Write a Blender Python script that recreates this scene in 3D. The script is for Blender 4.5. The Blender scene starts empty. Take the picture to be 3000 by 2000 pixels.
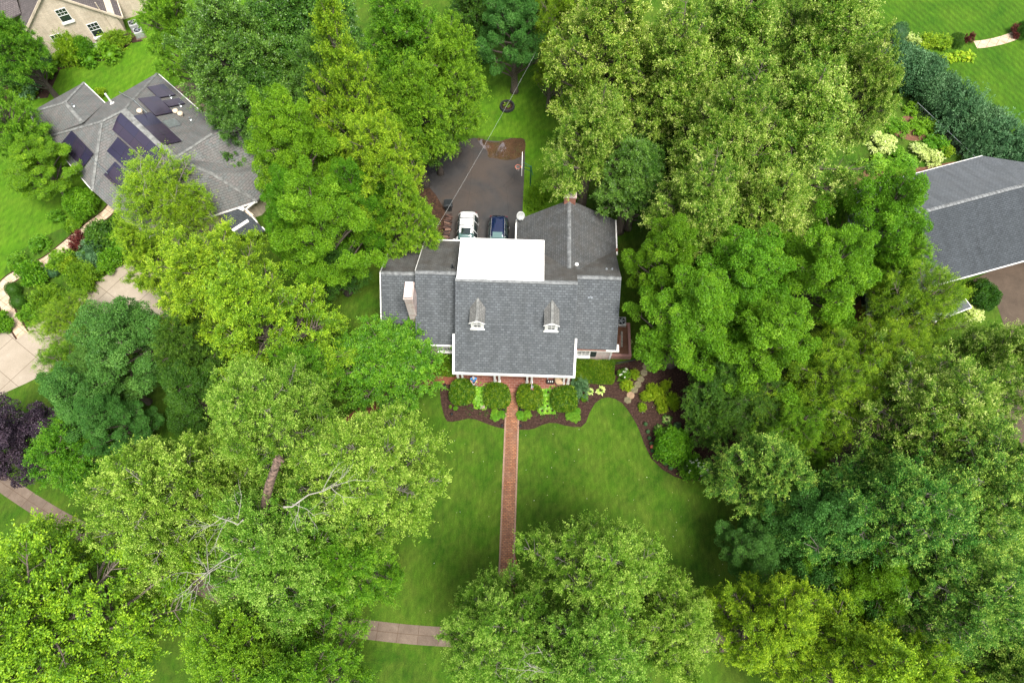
import bpy, math, random
import numpy as np
from mathutils import Vector, Matrix
R = math.radians
random.seed(7)
SC = bpy.context.scene

# ---------------------------------------------------------------- camera, world, sun, exposure
TILT = R(24.2); CAMH = 54.0; FP = 2000 / 3000 * 2352
cam_d = bpy.data.cameras.new("camera"); cam_d.lens = 24.0; cam_d.sensor_width = 36.0
cam_d.clip_start = 0.5; cam_d.clip_end = 1500
cam = bpy.data.objects.new("camera", cam_d); SC.collection.objects.link(cam)
cam.location = (0, 0, CAMH); cam.rotation_euler = (TILT, 0, 0)
SC.camera = cam
SUN_EL, SUN_AZ = R(66), R(150)          # azimuth measured clockwise from +Y
W = bpy.data.worlds.new("World"); SC.world = W; W.use_nodes = True
wn = W.node_tree.nodes; bg = wn['Background']
sky = wn.new('ShaderNodeTexSky'); sky.sky_type = 'NISHITA'; sky.sun_disc = False
sky.sun_elevation = SUN_EL; sky.sun_rotation = SUN_AZ; sky.dust_density = 3.0; sky.air_density = 1.0; sky.ozone_density = 1.0
hsv = wn.new('ShaderNodeHueSaturation'); hsv.inputs['Saturation'].default_value = .3     # thin cloud: a nearly grey sky
W.node_tree.links.new(sky.outputs[0], hsv.inputs['Color']); W.node_tree.links.new(hsv.outputs[0], bg.inputs[0]); bg.inputs[1].default_value = 0.16
sl = bpy.data.lights.new("sun", 'SUN'); sl.energy = 3.2; sl.angle = R(22); sl.color = (1, .96, .88)
so = bpy.data.objects.new("sun", sl); SC.collection.objects.link(so)
sd = Vector((math.sin(SUN_AZ) * math.cos(SUN_EL), math.cos(SUN_AZ) * math.cos(SUN_EL), math.sin(SUN_EL)))
so.rotation_euler = sd.to_track_quat('Z', 'Y').to_euler()
so.location = (0, 0, 80)
SC.view_settings.view_transform = 'Standard'; SC.view_settings.look = 'None'
SC.view_settings.exposure = 0.93; SC.view_settings.gamma = 1.0
SC.cycles.max_bounces = 6; SC.cycles.diffuse_bounces = 3; SC.cycles.transmission_bounces = 3
SC.cycles.glossy_bounces = 3; SC.cycles.transparent_max_bounces = 4

# ---------------------------------------------------------------- placing helpers
def at(px, py, z=0.0):
    """where the survey point seen at (px, py) of the 2352-wide picture lies at height z"""
    u = (px - 1176) / FP; v = (784 - py) / FP
    d = (u, math.sin(TILT) + v * math.cos(TILT), -math.cos(TILT) + v * math.sin(TILT))
    t = (CAMH - z) / -d[2]
    return Vector((d[0] * t, d[1] * t, z))
def depth(p):
    return p.y * math.sin(TILT) + (CAMH - p.z) * math.cos(TILT)
def onplane(px, py, a, b, c, lift=0.0):
    n = (b - a).cross(c - a).normalized()
    if n.z < 0: n = -n
    u = (px - 1176) / FP; v = (784 - py) / FP
    d = Vector((u, math.sin(TILT) + v * math.cos(TILT), -math.cos(TILT) + v * math.sin(TILT)))
    o = Vector((0, 0, CAMH))
    t = (a + n * lift - o).dot(n) / d.dot(n)
    return o + d * t
def link(o, parent=None):
    SC.collection.objects.link(o)
    if parent is not None: o.parent = parent
    return o
def tag(o, label=None, cat=None, group=None, kind=None):
    if label: o["label"] = label
    if cat: o["category"] = cat
    if group: o["group"] = group
    if kind: o["kind"] = kind
    return o
def thing(name, label, cat, loc=(0, 0, 0), rz=0.0, group=None):
    o = bpy.data.objects.new(name, None); o.location = loc; o.rotation_euler = (0, 0, rz)
    o.empty_display_size = .3
    link(o); return tag(o, label, cat, group)
def dup(root, loc, rz=None, scale=None, label=None, group=None):
    r = root.copy(); link(r); r.location = loc
    if rz is not None: r.rotation_euler = (0, 0, rz)
    if scale is not None: r.scale = scale
    if label: r["label"] = label
    if group: r["group"] = group
    for ch in list(root.children):
        c = ch.copy(); link(c, r)
        for g in list(ch.children):
            d = g.copy(); link(d, c)
    return r

# ---------------------------------------------------------------- mesh builder
class MB:
    def __init__(s): s.v = []; s.f = []; s.m = []
    def add(s, vs, fs, m=0):
        b = len(s.v); s.v += [tuple(x) for x in vs]
        for f in fs: s.f.append([b + i for i in f]); s.m.append(m)
        return s
    def box(s, x0, x1, y0, y1, z0, z1, m=0):
        return s.add([(x0,y0,z0),(x1,y0,z0),(x1,y1,z0),(x0,y1,z0),(x0,y0,z1),(x1,y0,z1),(x1,y1,z1),(x0,y1,z1)],
              [(0,3,2,1),(4,5,6,7),(0,1,5,4),(1,2,6,5),(2,3,7,6),(3,0,4,7)], m)
    def slab(s, pts, th, m=0):
        """flat or sloping polygon with thickness below it"""
        n = len(pts); pts = [Vector(p) for p in pts]
        lo = [p - Vector((0, 0, th)) for p in pts]
        return s.add(pts + lo, [list(range(n)), list(range(2*n-1, n-1, -1))] + [(i, i+n, (i+1)%n+n, (i+1)%n) for i in range(n)], m)
    def bar(s, a, b, w, h, m=0):
        a = Vector(a); b = Vector(b); d = (b - a).normalized()
        up = Vector((0,0,1)) if abs(d.z) < .95 else Vector((0,1,0))
        x = d.cross(up).normalized() * w / 2; y = x.cross(d).normalized() * h / 2
        return s.add([a-x-y, a+x-y, a+x+y, a-x+y, b-x-y, b+x-y, b+x+y, b-x+y],
              [(0,3,2,1),(4,5,6,7),(0,1,5,4),(1,2,6,5),(2,3,7,6),(3,0,4,7)], m)
    def tube(s, pts, rs, seg=6, m=0, cap=True):
        pts = [Vector(p) for p in pts]
        if not hasattr(rs, '__len__'): rs = [rs] * len(pts)
        ring = []
        for i, p in enumerate(pts):
            t = (pts[min(i+1, len(pts)-1)] - pts[max(i-1, 0)])
            t = t.normalized() if t.length > 1e-6 else Vector((0,0,1))
            up = Vector((1,0,0)) if abs(t.x) < .8 else Vector((0,1,0))
            x = t.cross(up).normalized(); y = t.cross(x)
            ring.append([p + (x*math.cos(2*math.pi*k/seg) + y*math.sin(2*math.pi*k/seg)) * rs[i] for k in range(seg)])
        fs = [(i*seg+k, i*seg+(k+1)%seg, (i+1)*seg+(k+1)%seg, (i+1)*seg+k) for i in range(len(pts)-1) for k in range(seg)]
        if cap: fs += [list(range(seg))[::-1], list(range((len(pts)-1)*seg, len(pts)*seg))]
        return s.add([v for r in ring for v in r], fs, m)
    def lathe(s, prof, seg=16, c=(0,0,0), m=0):
        vs = [(c[0]+r*math.cos(2*math.pi*k/seg), c[1]+r*math.sin(2*math.pi*k/seg), c[2]+z) for r, z in prof for k in range(seg)]
        n = len(prof)
        fs = [(i*seg+k, i*seg+(k+1)%seg, (i+1)*seg+(k+1)%seg, (i+1)*seg+k) for i in range(n-1) for k in range(seg)]
        fs += [list(range(seg))[::-1], list(range((n-1)*seg, n*seg))]
        return s.add(vs, fs, m)
    def build(s, name, mats, parent=None, smooth=False, bevel=0, world=False):
        me = bpy.data.meshes.new(name)
        vs = s.v
        if world and parent is not None:
            L = parent.location; vs = [(v[0]-L.x, v[1]-L.y, v[2]-L.z) for v in vs]
        me.from_pydata(vs, [], s.f)
        if not isinstance(mats, (list, tuple)): mats = [mats]
        for mm in mats: me.materials.append(mm)
        me.polygons.foreach_set('material_index', s.m)
        me.update()
        uvl = me.uv_layers.new(name='UVMap')
        Z = Vector((0,0,1))
        for p in me.polygons:
            n = p.normal
            u = Z.cross(n)
            u = Vector((1,0,0)) if u.length < .02 else u.normalized()
            w = n.cross(u)
            for li in p.loop_indices:
                co = me.vertices[me.loops[li].vertex_index].co
                uvl.data[li].uv = (co.dot(u), co.dot(w))
        if smooth: me.polygons.foreach_set('use_smooth', [True]*len(me.polygons))
        o = bpy.data.objects.new(name, me); link(o, parent)
        if bevel:
            b = o.modifiers.new('bevel', 'BEVEL'); b.width = bevel; b.segments = 2; b.limit_method = 'ANGLE'
        return o

# ---------------------------------------------------------------- materials
def newmat(name):
    m = bpy.data.materials.new(name); m.use_nodes = True
    return m, m.node_tree.nodes, m.node_tree.links, m.node_tree.nodes['Principled BSDF']
def ramp(n, stops):
    r = n.new('ShaderNodeValToRGB'); e = r.color_ramp.elements
    while len(e) > 1: e.remove(e[-1])
    e[0].position = stops[0][0]; e[0].color = (*stops[0][1], 1)
    for p, c in stops[1:]:
        k = e.new(p); k.color = (*c, 1)
    return r
def noise(n, l, src, scale, detail=4, rough=.55, dist=0):
    t = n.new('ShaderNodeTexNoise'); t.inputs['Scale'].default_value = scale
    t.inputs['Detail'].default_value = detail; t.inputs['Roughness'].default_value = rough
    t.inputs['Distortion'].default_value = dist
    if src is not None: l.new(src, t.inputs['Vector'])
    return t
def mixc(n, l, fac, a, b, mode='MIX'):
    m = n.new('ShaderNodeMix'); m.data_type = 'RGBA'; m.blend_type = mode
    for sock, v in ((m.inputs[0], fac), (m.inputs[6], a), (m.inputs[7], b)):
        if hasattr(v, 'links'): l.new(v, sock)
        elif isinstance(v, tuple): sock.default_value = (*v, 1)
        else: sock.default_value = v
    return m.outputs[2]
def mathn(n, l, op, a, b=0.0, clamp=False):
    m = n.new('ShaderNodeMath'); m.operation = op; m.use_clamp = clamp
    for i, v in enumerate((a, b)):
        if hasattr(v, 'links'): l.new(v, m.inputs[i])
        else: m.inputs[i].default_value = v
    return m.outputs[0]
def bump(n, l, b, h, strength=.4, dist=.02):
    k = n.new('ShaderNodeBump'); k.inputs['Strength'].default_value = strength; k.inputs['Distance'].default_value = dist
    l.new(h, k.inputs['Height']); l.new(k.outputs[0], b.inputs['Normal'])
def plain(name, col, rough=.6, metal=0, var=.12, scale=6, spec=.5, coat=0):
    m, n, l, b = newmat(name)
    tc = n.new('ShaderNodeTexCoord')
    t = noise(n, l, tc.outputs['Object'], scale)
    c2 = tuple(max(0, c*(1-var*2)) for c in col); c3 = tuple(min(1, c*(1+var)) for c in col)
    r = ramp(n, [(.3, c2), (.7, c3)]); l.new(t.outputs[0], r.inputs[0]); l.new(r.outputs[0], b.inputs['Base Color'])
    b.inputs['Roughness'].default_value = rough; b.inputs['Metallic'].default_value = metal
    b.inputs['Specular IOR Level'].default_value = spec
    if coat: b.inputs['Coat Weight'].default_value = coat; b.inputs['Coat Roughness'].default_value = .05
    return m
def bricky(name, c1, c2, mortar, bw, rh, mw, rough=.85, blot=None, blotamt=.4, bumps=.5, offs=.5, stain=None, uvrot=0, bias=0.0, spec=.3):
    m, n, l, b = newmat(name)
    tc = n.new('ShaderNodeTexCoord'); src = tc.outputs['UV']
    if uvrot:
        mp = n.new('ShaderNodeMapping'); mp.inputs['Rotation'].default_value = (0, 0, uvrot); l.new(src, mp.inputs[0]); src = mp.outputs[0]
    t = n.new('ShaderNodeTexBrick'); l.new(src, t.inputs['Vector'])
    t.inputs['Color1'].default_value = (*c1, 1); t.inputs['Color2'].default_value = (*c2, 1); t.inputs['Mortar'].default_value = (*mortar, 1)
    t.inputs['Scale'].default_value = 1; t.inputs['Brick Width'].default_value = bw; t.inputs['Row Height'].default_value = rh
    t.inputs['Mortar Size'].default_value = mw; t.inputs['Mortar Smooth'].default_value = .2; t.inputs['Bias'].default_value = bias
    t.offset = offs
    col = t.outputs['Color']
    if blot:
        nz = noise(n, l, tc.outputs['Object'], .9, 6, .65)
        r = ramp(n, [(.38, (0,0,0)), (.68, (1,1,1))]); l.new(nz.outputs[0], r.inputs[0])
        col = mixc(n, l, mathn(n, l, 'MULTIPLY', r.outputs[0], blotamt), col, blot)
    if blot:
        ms_ = n.new('ShaderNodeMapping'); ms_.inputs['Scale'].default_value = (1.6, .22, 1); l.new(tc.outputs['UV'], ms_.inputs[0])
        sn = noise(n, l, ms_.outputs[0], 1.0, 6, .7); rs_ = ramp(n, [(.32, (.78,.78,.77)), (.62, (1.08,1.08,1.08))]); l.new(sn.outputs[0], rs_.inputs[0])
        col = mixc(n, l, 1.0, col, rs_.outputs[0], 'MULTIPLY')
    fz = noise(n, l, tc.outputs['Object'], 14, 5, .7)
    r2 = ramp(n, [(.3, (.72,.72,.72)), (.7, (1.12,1.12,1.12))]); l.new(fz.outputs[0], r2.inputs[0])
    col = mixc(n, l, 1.0, col, r2.outputs[0], 'MULTIPLY')
    l.new(col, b.inputs['Base Color']); b.inputs['Roughness'].default_value = rough
    b.inputs['Specular IOR Level'].default_value = spec
    inv = mathn(n, l, 'SUBTRACT', 1.0, t.outputs['Fac'])
    bump(n, l, b, inv, bumps, .02)
    return m

def shingle(name, c1, c2, gap, blot, blotamt=.5, w=.34, h=.2):
    m = bricky(name, c1, c2, gap, w, h, .022, .9, blot, blotamt, .9)  # gap is a dark colour standing for the shadow lines between shingles
    return m
M = {}
M['shingle'] = shingle('grey asphalt shingles', (.078,.086,.094), (.125,.137,.148), (.058,.064,.07), (.10,.108,.112), .35)
M['shingle_rear'] = shingle('weathered grey shingles', (.10,.10,.098), (.135,.135,.13), (.075,.073,.07), (.075,.065,.055), .75)
M['shingle_ell'] = shingle('grey ell shingles', (.085,.088,.09), (.12,.126,.13), (.055,.057,.058), (.075,.068,.06), .6)
M['shingle_dormer'] = shingle('pale dormer shingles', (.17,.17,.165), (.235,.235,.225), (.11,.108,.10), (.13,.125,.115), .5, .3, .16)
M['shingle_cap'] = plain('ridge cap shingles', (.19,.197,.20), .9, var=.25, scale=3, spec=.3)
M['shingle_mixed'] = bricky('mixed grey red shingles', (.135,.148,.145), (.165,.148,.142), (.08,.082,.08), .40, .22, .020, .9, (.15,.14,.13), .5, .8, bias=-.1)
M['cap_mixed'] = plain('pale hip cap shingles', (.185,.187,.178), .9, var=.25, scale=3, spec=.3)
M['shingle_blue'] = shingle('blue grey shingles', (.045,.052,.059), (.066,.075,.085), (.032,.037,.042), (.055,.063,.07), .5, .34, .17)
M['shingle_blue_pale'] = shingle('pale blue grey shingles', (.105,.115,.127), (.13,.14,.152), (.09,.098,.108), (.12,.127,.135), .5, .34, .17)
M['shingle_brown'] = shingle('brown shingles', (.10,.085,.085), (.14,.12,.115), (.06,.05,.05), (.12,.10,.10), .4)
M['membrane'] = plain('white roof membrane', (.88,.88,.88), .6, var=.02)
M['white'] = plain('white painted trim', (.80,.79,.76), .5, var=.05)
M['gutter'] = plain('white gutter with rust', (.78,.76,.72), .5, var=.12, scale=2)
M['copper'] = plain('rusty metal', (.18,.07,.04), .7, var=.4, scale=20)
M['darkmetal'] = plain('dark metal', (.03,.035,.04), .4, .6)
M['steel'] = plain('galvanised metal', (.45,.48,.5), .35, .8)
M['acgrey'] = plain('grey painted metal', (.38,.39,.38), .5, .2)
M['black'] = plain('black plastic', (.015,.018,.02), .45)
M['whitebrick'] = bricky('whitewashed brick', (.62,.50,.46), (.70,.66,.62), (.52,.48,.45), .22, .075, .008, .85, (.48,.24,.19), .35, .5)
M['chimneybrick'] = bricky('flaking whitewashed brick', (.66,.56,.52), (.74,.70,.68), (.4,.33,.3), .22, .08, .01, .85, (.36,.15,.11), .9, .6)
M['redbrick'] = bricky('red brick', (.32,.10,.065), (.42,.16,.10), (.30,.24,.2), .22, .08, .01, .85, (.2,.08,.05), .5)
M['planterbrick'] = bricky('pale red planter brick', (.40,.19,.16), (.48,.26,.22), (.36,.25,.22), .22, .08, .01, .85, (.25,.12,.1), .4)
M['creambrick'] = bricky('cream stone brick', (.62,.51,.40), (.70,.60,.48), (.56,.48,.38), .5, .1, .006, .85, (.46,.38,.28), .55, .3)
M['porchbrick'] = bricky('porch brick paving', (.18,.055,.035), (.25,.085,.055), (.30,.20,.16), .42, .21, .018, .8, (.17,.06,.045), .5, .4)
M['walkbrick'] = bricky('walk brick paving', (.24,.085,.038), (.40,.175,.085), (.07,.05,.035), .26, .13, .018, .8, (.17,.10,.07), .7, .4)
M['walkedge'] = bricky('walk edging brick', (.28,.16,.11), (.34,.20,.14), (.14,.09,.07), .1, .21, .01, .8, (.35,.24,.18), .5, .4)
M['pathbrick'] = bricky('old side path brick', (.19,.06,.032), (.25,.085,.045), (.15,.06,.04), .21, .105, .008, .8, (.2,.07,.04), .5, .4)
M['shutter'] = plain('dark green shutter', (.012,.022,.02), .5)
M['bark'] = plain('grey brown bark', (.15,.12,.095), .9, var=.35, scale=9)
M['palebark'] = plain('pale silvery bark', (.25,.225,.19), .9, var=.35, scale=9)
M['deadwood'] = plain('weathered dead wood', (.30,.28,.24), .9, var=.25, scale=12); M['deadtrunk'] = plain('broken trunk wood', (.19,.125,.095), .95, var=.5, scale=5)
M['darkbark'] = plain('dark bark', (.07,.055,.045), .9, var=.35, scale=9)
def glassmat(name, col, rough=.08):
    m, n, l, b = newmat(name); b.inputs['Base Color'].default_value = (*col, 1); b.inputs['Roughness'].default_value = rough
    b.inputs['Specular IOR Level'].default_value = .8; b.inputs['Coat Weight'].default_value = .6; b.inputs['Coat Roughness'].default_value = .03
    return m
M['glass'] = glassmat('dark window glass', (.02,.03,.03))
M['carglass'] = glassmat('tinted car glass', (.012,.02,.02), .03)
M['windshield'] = glassmat('pale windshield glass', (.09,.16,.155), .05)
M['carwhite'] = plain('white car paint', (.83,.83,.82), .3, var=.01, coat=.8)
M['carblue'] = plain('dark blue car paint', (.005,.012,.05), .15, .2, var=.02, coat=1)
M['tyre'] = plain('tyre rubber', (.02,.02,.02), .8)
M['chrome'] = plain('bright metal trim', (.7,.7,.7), .25, .7)
M['panel'] = None
def panelmat():
    m, n, l, b = newmat('solar cell glass')
    tc = n.new('ShaderNodeTexCoord'); t = n.new('ShaderNodeTexBrick'); l.new(tc.outputs['UV'], t.inputs['Vector'])
    t.offset = 0; t.inputs['Scale'].default_value = 1; t.inputs['Brick Width'].default_value = 1.7; t.inputs['Row Height'].default_value = 1.05
    t.inputs['Mortar Size'].default_value = .012
    t.inputs['Color1'].default_value = (.022,.02,.045,1); t.inputs['Color2'].default_value = (.035,.024,.04,1); t.inputs['Mortar'].default_value = (.01,.01,.012,1)
    l.new(t.outputs['Color'], b.inputs['Base Color']); b.inputs['Roughness'].default_value = .22; b.inputs['Specular IOR Level'].default_value = .6
    return m
M['panel'] = panelmat()

def lawnmat(name, dk, md, lt, dry, stripe=.10, rot=.8, bumps=.6):
    m, n, l, b = newmat(name)
    g = n.new('ShaderNodeTexCoord').outputs['Object']
    a = noise(n, l, g, .2, 6, .68, .5); r = ramp(n, [(.36, dk), (.5, md), (.64, lt)]); l.new(a.outputs[0], r.inputs[0])
    p = noise(n, l, g, .55, 6, .68, .4); rp = ramp(n, [(.40, (0,0,0)), (.70, (1,1,1))]); l.new(p.outputs[0], rp.inputs[0])
    col = mixc(n, l, mathn(n, l, 'MULTIPLY', rp.outputs[0], .55), r.outputs[0], dry)
    mp = n.new('ShaderNodeMapping'); mp.inputs['Rotation'].default_value = (0, 0, rot); l.new(g, mp.inputs[0])
    w = n.new('ShaderNodeTexWave'); w.inputs['Scale'].default_value = .45; w.inputs['Distortion'].default_value = 1.2; w.inputs['Detail'].default_value = 2
    l.new(mp.outputs[0], w.inputs[0])
    rw = ramp(n, [(.3, (1-stripe*.45,)*3), (.7, (1+stripe*.35,)*3)]); l.new(w.outputs[0], rw.inputs[0])
    col = mixc(n, l, 1.0, col, rw.outputs[0], 'MULTIPLY')
    mp2 = n.new('ShaderNodeMapping'); mp2.inputs['Rotation'].default_value = (0, 0, -.7); mp2.inputs['Scale'].default_value = (1, .28, 1); l.new(g, mp2.inputs[0])
    s = noise(n, l, mp2.outputs[0], 3.2, 5, .75); rs = ramp(n, [(.3, (.66,.68,.66)), (.7, (1.32,1.28,1.2))]); l.new(s.outputs[0], rs.inputs[0])
    col = mixc(n, l, 1.0, col, rs.outputs[0], 'MULTIPLY')
    f = noise(n, l, g, 14, 5, .8); rf = ramp(n, [(.3, (.55,.6,.5)), (.7, (1.42,1.36,1.3))]); l.new(f.outputs[0], rf.inputs[0])
    col = mixc(n, l, 1.0, col, rf.outputs[0], 'MULTIPLY')
    l.new(col, b.inputs['Base Color']); b.inputs['Roughness'].default_value = .9; b.inputs['Specular IOR Level'].default_value = .15
    bump(n, l, b, f.outputs[0], bumps, .08)
    return m
M['lawn'] = lawnmat('mown lawn', (.022,.068,.003), (.037,.094,.005), (.055,.116,.008), (.092,.125,.018))
M['lawn_rear'] = lawnmat('bright back lawn', (.042,.120,.004), (.058,.150,.005), (.075,.170,.007), (.10,.17,.014), .12)
M['lawn_far'] = lawnmat('deep green mown lawn', (.03,.092,.004), (.042,.112,.005), (.06,.135,.007), (.05,.10,.007), .22, -.55)
M['groundcover'] = lawnmat('rough ground cover', (.025,.08,.004), (.04,.11,.006), (.06,.15,.008), (.07,.07,.02), .1, 0, 1.0)

def groundmat(name, stops, scale, rough=.95, fine=30, crack=False, bumps=.4, spec=.2, joints=None, big=None, uvj=None):
    m, n, l, b = newmat(name); g = n.new('ShaderNodeTexCoord').outputs['Object']
    a = noise(n, l, g, scale, 7, .65, .3); r = ramp(n, stops); l.new(a.outputs[0], r.inputs[0]); col = r.outputs[0]
    if big:
        bb = noise(n, l, g, .16, 5, .6, .6); rb = ramp(n, [(.42, (0,0,0)), (.62, (1,1,1))]); l.new(bb.outputs[0], rb.inputs[0])
        col = mixc(n, l, mathn(n, l, 'MULTIPLY', rb.outputs[0], .8), col, big)
    f = noise(n, l, g, fine, 4, .8); rf = ramp(n, [(.3, (.7,)*3), (.7, (1.3,)*3)]); l.new(f.outputs[0], rf.inputs[0])
    col = mixc(n, l, 1.0, col, rf.outputs[0], 'MULTIPLY')
    if crack:
        v = n.new('ShaderNodeTexVoronoi'); v.feature = 'DISTANCE_TO_EDGE'; v.inputs['Scale'].default_value = .35
        ds = noise(n, l, g, 1.5, 5, .7); mm = mixc(n, l, .25, g, ds.outputs['Color']); l.new(mm, v.inputs['Vector'])
        rc = ramp(n, [(0, (.6,)*3), (.006, (1,)*3)]); l.new(v.outputs[0], rc.inputs[0])
        col = mixc(n, l, 1.0, col, rc.outputs[0], 'MULTIPLY')
    if uvj:
        t = n.new('ShaderNodeTexBrick'); t.offset = 0; l.new(n.new('ShaderNodeTexCoord').outputs['UV'], t.inputs['Vector']); t.inputs['Scale'].default_value = 1
        t.inputs['Brick Width'].default_value = 40; t.inputs['Row Height'].default_value = uvj; t.inputs['Mortar Size'].default_value = .022
        t.inputs['Color1'].default_value = (1,1,1,1); t.inputs['Color2'].default_value = (.82,.82,.82,1); t.inputs['Mortar'].default_value = (.62,.56,.5,1)
        col = mixc(n, l, 1.0, col, t.outputs['Color'], 'MULTIPLY')
    if joints:
        t = n.new('ShaderNodeTexBrick'); t.offset = 0; l.new(g, t.inputs['Vector']); t.inputs['Scale'].default_value = 1
        mp = n.new('ShaderNodeMapping'); mp.inputs['Rotation'].default_value = (0, 0, joints[2]); l.new(g, mp.inputs[0]); l.new(mp.outputs[0], t.inputs['Vector'])
        t.inputs['Brick Width'].default_value = joints[0]; t.inputs['Row Height'].default_value = joints[1]; t.inputs['Mortar Size'].default_value = .025
        t.inputs['Color1'].default_value = (1,1,1,1); t.inputs['Color2'].default_value = (.93,.93,.93,1); t.inputs['Mortar'].default_value = (.5,.46,.42,1)
        col = mixc(n, l, 1.0, col, t.outputs['Color'], 'MULTIPLY')
    l.new(col, b.inputs['Base Color']); b.inputs['Roughness'].default_value = rough; b.inputs['Specular IOR Level'].default_value = spec
    bump(n, l, b, f.outputs[0], bumps, .03)
    return m
M['mulch'] = groundmat('dark bark mulch', [(.32, (.018,.009,.007)), (.52, (.040,.021,.015)), (.7, (.085,.048,.036))], 7, fine=22, bumps=.8)
M['asphalt'] = groundmat('damp old asphalt', [(.3, (.026,.025,.026)), (.6, (.040,.037,.036)), (.8, (.056,.050,.045))], 1.2, .5, 40, True, .3, .5, None, (.062,.046,.036))
M['concrete'] = groundmat('pale concrete', [(.3, (.27,.225,.17)), (.6, (.32,.27,.21)), (.8, (.40,.345,.275))], .6, fine=40, bumps=.15, joints=(3.1, 2.6, .62))
M['sidewalk'] = groundmat('brown grey sidewalk concrete', [(.3, (.125,.092,.07)), (.6, (.17,.13,.10)), (.8, (.23,.18,.145))], 1.2, fine=30, bumps=.2, uvj=1.5)
M['drive_right'] = groundmat('brown drive paving', [(.3, (.06,.045,.033)), (.6, (.085,.063,.046)), (.8, (.115,.088,.065))], .8, fine=30, bumps=.2)  # the drive's own brown ground colour
M['flagpath'] = groundmat('cream flagstone', [(.3, (.36,.26,.17)), (.6, (.50,.40,.29)), (.8, (.60,.52,.40))], 1.5, fine=20, bumps=.2, joints=(.8, .8, .6))
M['soil'] = groundmat('bare brown soil', [(.3, (.10,.05,.03)), (.6, (.16,.08,.05)), (.8, (.22,.12,.08))], 2, fine=15, bumps=.8)
M['litter'] = groundmat('red brown leaf litter', [(.3, (.02,.013,.009)), (.55, (.05,.026,.016)), (.75, (.12,.07,.042))], 4, fine=18, bumps=1)
M['darkstrip'] = groundmat('dark strip ground', [(.3, (.03,.028,.028)), (.7, (.07,.06,.055))], 2, fine=20)  # dark grey ground tone for the strip along the fence
def watermat():
    m, n, l, b = newmat('muddy puddle water'); g = n.new('ShaderNodeTexCoord').outputs['Object']
    a = noise(n, l, g, 1.2, 4); r = ramp(n, [(.3, (.06,.035,.022)), (.7, (.10,.055,.03))]); l.new(a.outputs[0], r.inputs[0]); l.new(r.outputs[0], b.inputs['Base Color'])
    b.inputs['Roughness'].default_value = .02; b.inputs['Specular IOR Level'].default_value = 1.0; b.inputs['IOR'].default_value = 2.1
    return m
M['puddle'] = watermat()

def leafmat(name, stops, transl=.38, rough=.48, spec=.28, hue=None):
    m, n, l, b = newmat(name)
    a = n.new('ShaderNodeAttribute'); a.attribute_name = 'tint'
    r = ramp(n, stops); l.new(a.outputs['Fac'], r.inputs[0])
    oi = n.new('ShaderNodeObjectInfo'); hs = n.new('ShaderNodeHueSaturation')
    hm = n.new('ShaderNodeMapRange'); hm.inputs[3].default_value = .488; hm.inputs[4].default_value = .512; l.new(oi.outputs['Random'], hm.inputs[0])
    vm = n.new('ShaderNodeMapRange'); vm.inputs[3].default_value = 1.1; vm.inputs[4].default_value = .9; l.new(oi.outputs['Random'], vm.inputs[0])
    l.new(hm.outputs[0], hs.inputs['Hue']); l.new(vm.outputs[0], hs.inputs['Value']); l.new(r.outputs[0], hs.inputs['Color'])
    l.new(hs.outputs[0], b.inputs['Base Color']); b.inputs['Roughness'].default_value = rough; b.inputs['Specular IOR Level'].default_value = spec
    t = n.new('ShaderNodeBsdfTranslucent'); l.new(hs.outputs[0], t.inputs[0])
    mx = n.new('ShaderNodeMixShader'); mx.inputs[0].default_value = transl
    l.new(b.outputs[0], mx.inputs[1]); l.new(t.outputs[0], mx.inputs[2]); l.new(mx.outputs[0], n['Material Output'].inputs[0])
    return m
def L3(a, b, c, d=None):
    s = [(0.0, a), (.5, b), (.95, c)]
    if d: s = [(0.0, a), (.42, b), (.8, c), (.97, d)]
    return s
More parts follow.
